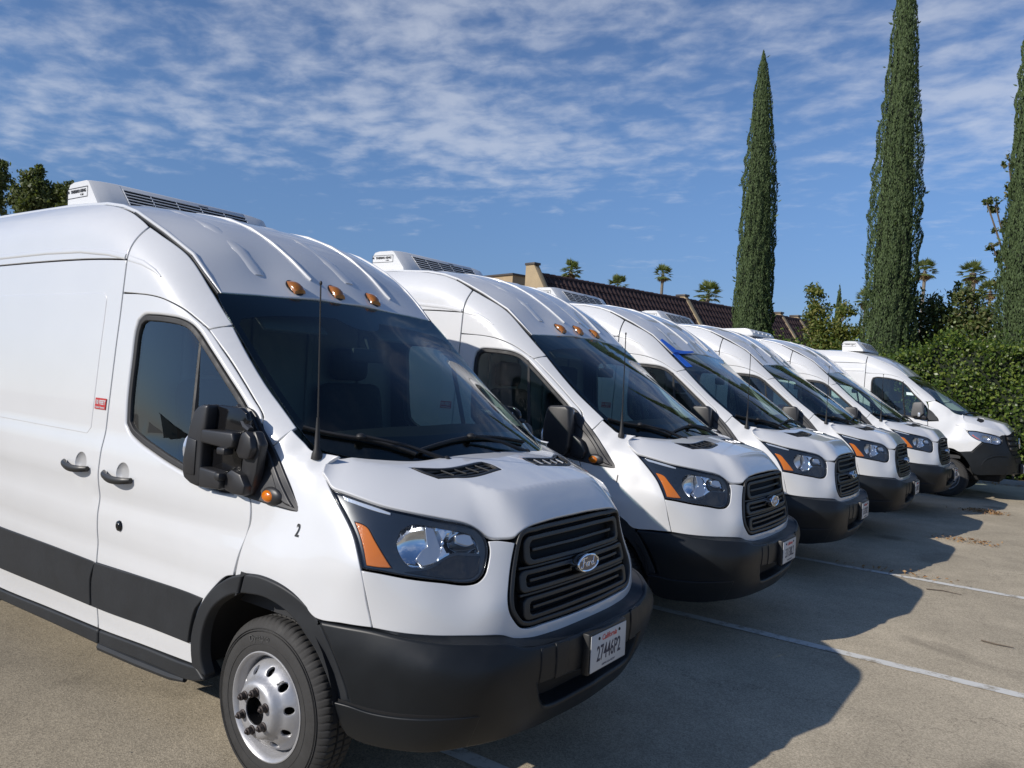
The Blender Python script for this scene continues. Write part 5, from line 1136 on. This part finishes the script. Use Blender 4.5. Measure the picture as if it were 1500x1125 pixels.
# ------------------------------------------------------------------ planting bed, kerb, litter on the asphalt
thing('kerb', None, None, mesh=box((0, 16.78, .05), (24, .15, .13), .02).mesh('kerb', pbr('kerb_concrete', (.34, .33, .30), .9, var=.15, vscale=4)), kind='structure')
thing('planting_bed', None, None, mesh=sheet('planting_bed', -12, 12, 16.855, 40, .05, SOIL, 24, 20), kind='structure')
def litter(label, x, y, sx, sy, n, seed, ln=.05):
    r = np.random.default_rng(seed); C = np.c_[r.normal(size=n) * sx, r.normal(size=n) * sy, np.zeros(n)]; C[:, 2] = .008 + np.abs(r.normal(size=n)) * .022 * np.exp(-((C[:, 0] / sx) ** 2 + (C[:, 1] / sy) ** 2) * .4)
    D = r.normal(size=(n, 3)) * [1, 1, .35]; L_ = r.uniform(.5, 1.4, n) * ln
    thing('leaf_litter', label, 'dry leaves', (x, y, .004), kind='stuff', mesh=leaf_mesh('leaf_litter', C, D, np.tile([0, 0, 1.0], (n, 1)) + r.normal(size=(n, 3)) * .5, L_, L_ * .45, LF_DRY))
litter('small heap of dry tan leaves on the asphalt near the end of the row', 1.60, 11.48, .16, .11, 300, 41)
litter('thin scatter of brown leaves and twigs on the asphalt beside a van shadow', 1.66, 8.25, .22, .10, 130, 42, .045)
litter('few pale dry leaves strewn on the asphalt by the parking line', 1.35, 5.6, .30, .05, 60, 43, .04)
litter('dry leaves along the kerb under the hedge', 0.5, 16.55, 3.5, .10, 500, 44)
def twig(label, pts, w):
    thing('twig', label, 'twig', (pts[0][0], pts[0][1], .004), mesh=tube([(p[0] - pts[0][0], p[1] - pts[0][1], w) for p in pts], [w, w * .9, w * .5][:len(pts)], 5).mesh('twig', BARK))
twig('straight dark stick on the sunlit asphalt, right of the parking line', [(2.16, 3.72), (2.25, 3.70), (2.36, 3.71)], .006)
twig('thin curved twig lying on the asphalt between the two parking lines', [(1.62, 5.10), (1.75, 5.16), (1.90, 5.13)], .005)
r3 = random.Random(77)
def pebbles():
    g = Geo()
    for i in range(420):
        x, y = r3.uniform(-1.5, 3.2), r3.uniform(-1.2, 12); s = r3.uniform(.0015, .004)
        g.add(ellipsoid((x, y, s * .5), (s * r3.uniform(.8, 1.6), s, s * .7), 5, 3))
    thing('grit', 'loose grit and tiny stones scattered over the asphalt', 'grit', mesh=g.mesh('grit', pbr('grit_stone', (.20, .18, .15), .9)), kind='stuff')
pebbles()
# ------------------------------------------------------------------ blue tape on the third van
def tape():
    V3 = Vector((-.0276, 5.2877, ZS)); a = math.radians(.474); R = Matrix.Rotation(a, 4, 'Z')
    root = thing('masking_tape', 'strips of bright blue masking tape across the windshield corner of a van', 'tape', tuple(V3), a)
    g1 = panel(sR, [(-.905, -.70), (-.895, -.765), (-.745, -.748), (-.745, -.63), (-.79, -.62)], off=.016, gap=0, r=.001, depth=.004, h=.05)
    child('tape_strip', g1.mesh('tape_strip', TAPEM), root)
    g2 = panel(sG, [(-.748, -.748), (-.585, -.745), (-.575, -.62), (-.748, -.63)], off=.006, gap=0, r=.001, depth=.004, h=.05)
    child('tape_strip', g2.mesh('tape_strip', TAPEM), root)
    g3 = panel(sR, [(-.744, -.68), (-.785, -.66), (-.765, -.45), (-.748, -.22), (-.733, -.22), (-.733, -.62)], off=.011, gap=0, r=.001, depth=.004, h=.05)
    child('tape_strip', g3.mesh('tape_strip', TAPEM), root)
tape()
# ------------------------------------------------------------------ the last van of the row: another make, rounder nose, grey bumper
_ZT = np.array([-1, 0, .35, .72, 1.10, 1.25, 1.37, 1.7, 2.05, 2.6, 4.0]); _ZS = np.array([-1, 0, .35, .78, 1.16, 1.34, 1.49, 1.81, 2.13, 2.60, 4.0])
_zg = np.linspace(-.5, 3.2, 700); _zv = np.interp(_zg, _ZT, _ZS); _k = np.exp(-.5 * (np.arange(-30, 31) / 12.) ** 2); _k /= _k.sum(); _zv = np.convolve(np.pad(_zv, 30, mode='reflect', reflect_type='odd'), _k, 'valid')
def warp(P): P = np.array(P, float); P[:, 0] += .09 * np.maximum(0, P[:, 0]) ** 1.5; P[:, 2] = np.interp(P[:, 2], _zg, _zv); return P
def wsurf(S): return Surf(lambda u, v: warp(S.fn(u, v)), S.flip)
tS, tF, tB, tH, tG, tR = [wsurf(s) for s in (sS, sF, sB, sH, sG, sR)]
def end_van():
    root = thing('delivery_van', 'white van with a dark grey bumper at the far end, parked against the green hedge', 'van', (.90, 14.0, 0), math.radians(-2), 'white delivery vans parked in a row')
    def add(name, geo, mat, kids=(), both=False, angle=38):
        for m in ((False, True) if both else (False,)):
            put(Node(name, geo.mirror() if m else geo, mat, [Node(k[0], k[1].mirror() if m else k[1], k[2]) for k in kids], angle=angle), root, ZS)
    XR2 = -5.0
    DTOP = [(-1.32, 2.090), (-1.153, 2.086), (-1.06, 2.078), (-.971, 2.059), (-.88, 2.030), (-.808, 1.990), (-.75, 1.94), (-.689, 1.875), (-.543, 1.718), (-.401, 1.572), (-.365, 1.50)]
    DFR = [(-.350, 1.42), (-.345, 1.25), (-.335, 1.16), (-.325, 1.0), (-.33, .80)]
    WIN = [(-1.335, 1.40), (-1.345, 1.55), (-1.348, 1.75), (-1.347, 1.94), (-1.325, 1.998), (-1.261, 2.018), (-1.15, 2.014), (-1.036, 2.004), (-.855, 1.956), (-.771, 1.905), (-.595, 1.70), (-.437, 1.538), (-.365, 1.43), (-.345, 1.30), (-.36, 1.255), (-.52, 1.262), (-.721, 1.29), (-.95, 1.30), (-1.20, 1.31), (-1.30, 1.335)]
    zr = [(XR2, 2.585), (-3.0, 2.585), (-2.2, 2.577), (-1.8, 2.555), (-1.62, 2.525), (-1.475, 2.484)]
    add('body_side', panel(tS, [(XR2, .36)] + arc(RWX, .36, .44, 180, 0, 12) + [(-1.472, .38), (-1.472, 2.312), (XR2, 2.312)], h=.11), PAINT, both=True)
    add('roof_side', panel(tS, [(XR2, 2.318), (-1.475, 2.318)] + zr[::-1], h=.08), PAINT, [('body_crease', strip(tS, [(-4.9, 2.15), (-3, 2.15), (-1.5, 2.15)], .05, -.002, .005), PAINT)], both=True)
    add('roof_corner', panel(tS, [(-1.466, 2.098)] + DTOP[:-1] + [(-.385, 1.567), (-.252, 1.606), (-.278, 1.637), (-.55, 1.873), (-.748, 2.046), (-.98, 2.243), (-1.2, 2.357), (-1.34, 2.424), (-1.466, 2.478)], h=.04), PAINT, both=True)
    seal = panel(tS, WIN, [grow(WIN, .022)], off=-.003, gap=0, r=.006, depth=.03, h=.06)
    gl = panel(tS, grow(WIN, .016), off=-.014, gap=0, r=.001, depth=.004, h=.09)
    q = [at(tS, x, z, -.010) for x, z in ((-.803, 1.95), (-.787, 1.69), (-.722, 1.295))]
    lab = panel(tS, [(-.735, 1.735), (-.62, 1.728), (-.612, 1.675), (-.727, 1.680)], off=-.012, gap=0, r=.001, depth=.001, h=.05)
    add('front_door', panel(tS, [(-1.466, 2.092)] + DTOP + DFR + [(-.44, .65), (-.48, .5), (-.48, .42), (-1.466, .40), (-1.466, 1.2)], [WIN], h=.05), PAINT, [('window_seal', seal, RUBBER), ('window_glass', gl, SIDEG), ('window_divider', tube(q, .016, 6), GRILM), ('window_label', lab, STICKW), ('door_trim', panel(tS, [(-1.43, 2.02), (-.9, 1.99), (-.42, 1.50), (-.40, .8), (-1.43, .5)], [grow(WIN, -.01)], off=-.05, gap=0, r=.004, depth=-.02, h=.15), CABIN)] + [('door_handle', tube([at(tS, x, 1.10, o) for x, o in ((-1.40, .005), (-1.36, .035), (-1.22, .035), (-1.18, .005))], .014, 6), GRILM)], both=True)
    sail = panel(tS, [(-.36, 1.43), (-.335, 1.425), (-.18, 1.274), (-.165, 1.250), (-.35, 1.250)], off=.010, gap=0, r=.005, depth=.02, h=.04)
    add('mirror_sail', sail, PLAST, both=True)
    zz = lambda z: float(np.interp(z, _zg, _zv))
    hd = prism([(-.585, zz(1.52)), (-.56, zz(1.545)), (-.445, zz(1.56)), (-.415, zz(1.54)), (-.400, zz(1.35)), (-.44, zz(1.31)), (-.60, zz(1.295)), (-.605, zz(1.34))], -1.10, -.985, 'y', .022, 3)
    add('side_mirror', hd, MIRM2, [('mirror_neck', prism([(-.60, zz(1.29)), (-.36, zz(1.265)), (-.35, zz(1.30)), (-.42, zz(1.33)), (-.58, zz(1.32))], -1.06, -.94, 'y', .014, 2), MIRM), ('mirror_signal', box((-.47, -1.102, zz(1.33)), (.04, .012, .07), .004), PLASTG)], both=True)
    # fender in front of the door: S surface back, F surface ahead
    a_ = lambda x, z: float(np.arctan2(W(np.array([x]), np.array([z]))[0], x) * AS)
    fen = [(1.156, 1.13), (1.112, 1.066), (1.05, 1.012), (.966, .966), (1.033, .864), (1.086, .783), (1.154, .772), (1.248, .760)] + [(a_(x, z), z) for x, z in ((.10, .80), (0, .812), (-.12, .80), (-.22, .755), (-.322, .80), (-.318, 1.0), (-.328, 1.16), (-.338, 1.235), (-.17, 1.25), (-.175, 1.275), (-.343, 1.42), (-.358, 1.495), (-.382, 1.560), (-.252, 1.602), (-.13, 1.535), (-.02, 1.455), (.02, 1.415), (.06, 1.388))] + [(1.22, 1.36), (1.30, 1.29), (1.312, 1.212), (1.214, 1.185)]
    add('fender', panel(tF, fen, h=.035, step=.022), PAINT, both=True)
    flank = [(1.207, 1.380), (1.226, 1.366), (1.304, 1.294), (1.317, 1.213), (1.219, 1.183), (1.16, 1.136), (1.10, 1.141), (1.028, 1.141), (.93, 1.126), (.831, 1.110), (.73, 1.090), (.652, 1.070), (.60, 1.094), (.547, 1.098)] + [(.541, 1.102), (.558, 1.126), (.589, 1.151), (.63, 1.164), (.717, 1.180), (.823, 1.201), (.938, 1.220), (1.034, 1.241), (1.105, 1.255), (1.165, 1.262), (1.19, 1.29), (1.20, 1.33)]
    add('hood_flank', panel(tF, flank, h=.03, step=.02, gap=.001), PAINT, both=True)
    xy = lambda a, z: tuple(float(t) for t in sF.fn(np.array([a]), np.array([z]))[0][:2])
    edge = [xy(a, z) for a, z in ((.0, 1.137), (.15, 1.137), (.30, 1.1365), (.388, 1.133), (.428, 1.1), (.49, 1.096), (.541, 1.0975), (.60, 1.11), (.72, 1.125), (.823, 1.14), (1.02, 1.160), (1.15, 1.17))]
    edge = [(.8425, 0), (.8425, -.15), (.846, -.30), (.842, -.40), (.80, -.495), (.75, -.545), (.704, -.594), (.648, -.663), (.570, -.739), (.471, -.806), (.380, -.843), (.308, -.862), (.251, -.872), (.207, -.858), (.176, -.845), (.150, -.818), (.127, -.772)]
    rear = [(.127, -.767), (.164, -.714), (.226, -.643), (.323, -.479), (.336, -.30), (.341, -.107), (.345, 0)]
    hl_ = edge + rear; VT = [(.385, -.70), (.385, -.44), (.45, -.42), (.47, -.62), (.44, -.70)]
    add('hood', panel(tH, hl_ + [(x, -y) for x, y in hl_[-2:0:-1]], [VT, [(x, -y) for x, y in VT]], h=.035, step=.02, gap=.003), PAINT, [('hood_vent', panel(tH, grow(VT, .001), off=-.012, gap=0, r=.001, depth=0, h=.05), DARK), ('hood_vent', panel(tH, grow([(x, -y) for x, y in VT], .001), off=-.012, gap=0, r=.001, depth=0, h=.05), DARK)])
    # head lamps
    HL = [(1.153, 1.128), (1.10, 1.137), (1.028, 1.137), (.93, 1.122), (.831, 1.106), (.73, 1.086), (.650, 1.066), (.630, 1.03), (.640, .975), (.665, .952), (.70, .938), (.747, .928), (.80, .935), (.854, .945), (.962, .963), (1.045, 1.011), (1.11, 1.066)]
    OR = [(1.090, 1.072), (1.012, 1.012), (.985, 1.005), (1.045, 1.050), (1.075, 1.082)]
    def bw(u, v): return -.02 - .05 * np.sqrt(np.clip(1 - ((u - .74) / .06) ** 2 - ((v - 1.0) / .05) ** 2, 0, 1)) - .04 * np.sqrt(np.clip(1 - ((u - .90) / .06) ** 2 - ((v - 1.03) / .055) ** 2, 0, 1))
    add('headlight', panel(tF, HL, [grow(HL, .008)], off=-.001, gap=.003, r=.003, depth=.06, h=.05, step=.016), GLOSSB, [
        ('reflector', panel(tF, grow(HL, .006), off=bw, gap=0, r=.001, depth=0, h=.014, step=.014, recompute=True), SATIN), ('lamp_bezel', panel(tF, grow(HL, .006), [grow([(.69, .96), (.66, 1.0), (.68, 1.05), (.80, 1.065), (.95, 1.085), (.985, 1.05), (.94, .99), (.82, .965)], .0)], off=-.012, gap=0, r=.002, depth=.01, h=.04, step=.016), BEZ2),
        ('turn_signal', panel(tF, OR, off=-.007, gap=0, r=.002, depth=.006, h=.02, step=.012), REDOR), ('lamp_divider', panel(tF, [(.83, .955), (.815, .955), (.805, 1.075), (.82, 1.08)], off=-.014, gap=0, r=.003, depth=.02, h=.02, step=.012), BEZEL), ('lens_cover', panel(tF, grow(HL, .003), off=.001, gap=0, r=.003, depth=.01, h=.04, step=.016), CLEAR)], both=True)
    # one big grey bumper moulding that climbs to the lamps and round the grille
    R_ = [(1.250, .752), (1.154, .765), (1.083, .777), (1.03, .858), (.960, .958), (.854, .940), (.80, .930), (.747, .923), (.70, .933), (.660, .949), (.634, .975), (.624, 1.03), (.640, 1.066), (.60, 1.09), (.545, 1.094)]
    G_ = [(.555, 1.02), (.553, .922), (.535, .83), (.50, .775), (.46, .757), (.316, .748), (0, .745)]
    bot = [(0, .45), (.30, .45), (.545, .452), (.846, .435), (1.0, .42), (1.062, .45), (1.10, .555), (1.165, .66), (1.215, .72)]
    half = R_ + G_
    add('bumper', panel(tF, half + [(-a, z) for a, z in half[-2::-1]] + [(-a, z) for a, z in bot[:0:-1]] + bot, off=lambda u, v: .022 * np.clip((.74 - v) / .12, 0, 1) + .004, h=.032, step=.02, r=.010, depth=.05), BUMPM, [
        ('fog_arch', strip(tF, [(.952, .58), (.935, .63), (.897, .685), (.816, .733), (.72, .746), (.62, .74)], .030, .018, .012), BUMPM), ('bumper_ridge', strip(tF, [(.93, .566), (.80, .575), (.62, .592), (.50, .60)], .030, .020, .010), BUMPM), ('bumper_ridge', strip(tF, [(.60, .470), (.40, .475), (.1, .478)], .040, .020, .014), BUMPM),
        ('lower_grille', panel(tF, [(.40, .70), (0, .705), (-.40, .70), (-.36, .56), (0, .555), (.36, .56)], off=.026, gap=0, r=.002, depth=.006, h=.08), DARK)])
    GRL = [(0, 1.128), (.30, 1.128), (.43, 1.105), (.536, 1.092), (.548, 1.02), (.546, .922), (.528, .833), (.495, .78), (.457, .763), (.316, .754), (0, .751)]
    sl = [('grille_slat', panel(tF, [(.50, z - .026), (.50, z + .026), (0, z + .03), (-.50, z + .026), (-.50, z - .026), (0, z - .03)], off=.004, gap=0, r=.008, depth=.03, h=.07), GRILM) for z in (1.045, .955, .865)]
    bo = at(tF, 0, .945, .03); bm = frame_xf(bo, (0, 1, 0), (-.10, 0, 1))
    star = Geo(); 
    for k in range(3):
        a = math.radians(90 + 120 * k); star.add(prism([(.090 * math.cos(a), .090 * math.sin(a)), (.014 * math.cos(a + 1.05), .014 * math.sin(a + 1.05)), (.014 * math.cos(a - 1.05), .014 * math.sin(a - 1.05))], -.008, .012, 'z'))
    star.add(tube([(.092 * math.cos(k * math.pi / 16), .092 * math.sin(k * math.pi / 16), .002) for k in range(32)], .010, 8, closed=True))
    add('grille', panel(tF, syma(GRL), off=-.03, gap=0, r=.003, depth=.02, h=.05, step=.02), DARK, sl + [('badge', star.xf(bm), CHROME)])
    ge = [(-.7355, 0), (-.7375, -.25), (-.7445, -.5), (-.7505, -.745), (-.74, -.772), (-.66, -.785), (-.55, -.790), (-.40, -.794), (-.278, -.797), (-.15, -.805), (-.03, -.812), (.03, -.806), (.08, -.788), (.115, -.757), (.20, -.67), (.30, -.52), (.365, -.30), (.38, 0)]
    gi = [(-.63, 0), (-.64, -.60), (-.62, -.73), (-.40, -.755), (-.10, -.772), (.0, -.755), (.10, -.64), (.19, -.40), (.22, 0)]
    add('windscreen', panel(tG, symy(ge), h=.07, step=.03, gap=.001, depth=.01), WIND, [('windscreen_border', panel(tG, symy(ge), [symy(gi)], off=-.004, gap=.002, r=.001, depth=.004, h=.07, step=.03), FRIT)])
    add('wiper', tube([at(tG, x, y, .012) for x, y in ((.20, -.60), (.26, -.30), (.29, .10), (.30, .45))], .010, 6), RUBBER)
    rx = (-.745, -.86, -.98, -1.2, -1.34, -1.47, -1.62, -1.8, -2.2, -3, -4.0, XR2)
    ys = [float(W(np.array([x]), np.array([z]))[0]) for x, z in zip(rx, (2.05, 2.15, 2.25, 2.365, 2.43, 2.487, 2.53, 2.56, 2.582, 2.59, 2.59, 2.59))]
    rl = [(-.727, 0), (-.729, -.25), (-.736, -.5), (-.744, -.745)] + [(x, -y + .010) for x, y in zip(rx, ys)] + [(XR2, 0)]
    add('roof', panel(tR, symy(rl), h=.07, step=.04, r=.006), PAINT, [('roof_rib', strip(tR, [(x, y) for x in (-2.6, -3.2, -4, -4.8)], .05, -.003, .010), PAINT) for y in (-.5, -.17, .17, .5)])
    # cooling unit, a copy of the slatted one
    src = [n for n in VAN_PARTS if n.name == 'cooling_unit' and 1 in n.only][0]; o = put(src, root, 0.0, 1); o.location = (.62, 0, ZS + .0)
    # lower parts, plate, cab and wheels
    add('number_plate', box((1.115, 0, .56), (.006, .305, .152), .001), PLATE, [('plate_bracket', box((1.085, 0, .56), (.05, .33, .18), .006), GRILM), ('plate_number', text_geo('36191K2', .062, sx=.66).xf(frame_xf((1.1186, 0, .55), (0, 1, 0), (0, 0, 1))), INK)])
    add('sill', panel(tS, [(-3.25, .36), (-1.4, .38), (-.50, .42), (-.44, .40), (-.5, .31), (-3.25, .29)], off=.004, r=.01, depth=.08, h=.08), PLAST, both=True)
    for n in VAN_PARTS:
        if n.name in ('dashboard', 'steering_wheel', 'seat', 'bulkhead', 'cab_floor', 'underbody_light_block', 'wheel_liner', 'rear_wall', 'wheel'):
            o = put(n, root, ZS, 1)
            if hasattr(n, 'loc'): o.location = (n.loc[0], n.loc[1], n.loc[2] + ZS)
            if n.name in ('dashboard', 'steering_wheel'): o.location.z += .10
            if n.name == 'bulkhead': o.location.x -= .16
STICKW = pbr('window_label_paper', (.62, .74, .74), .6); REDOR = pbr('orange_reflector', (.62, .10, .03), .25, coat=.6); MIRM2 = pbr('grey_mirror_plastic', (.10, .10, .10), .5); BEZ2 = pbr('grey_blue_bezel', (.16, .20, .28), .25, metal=.4)
end_van()
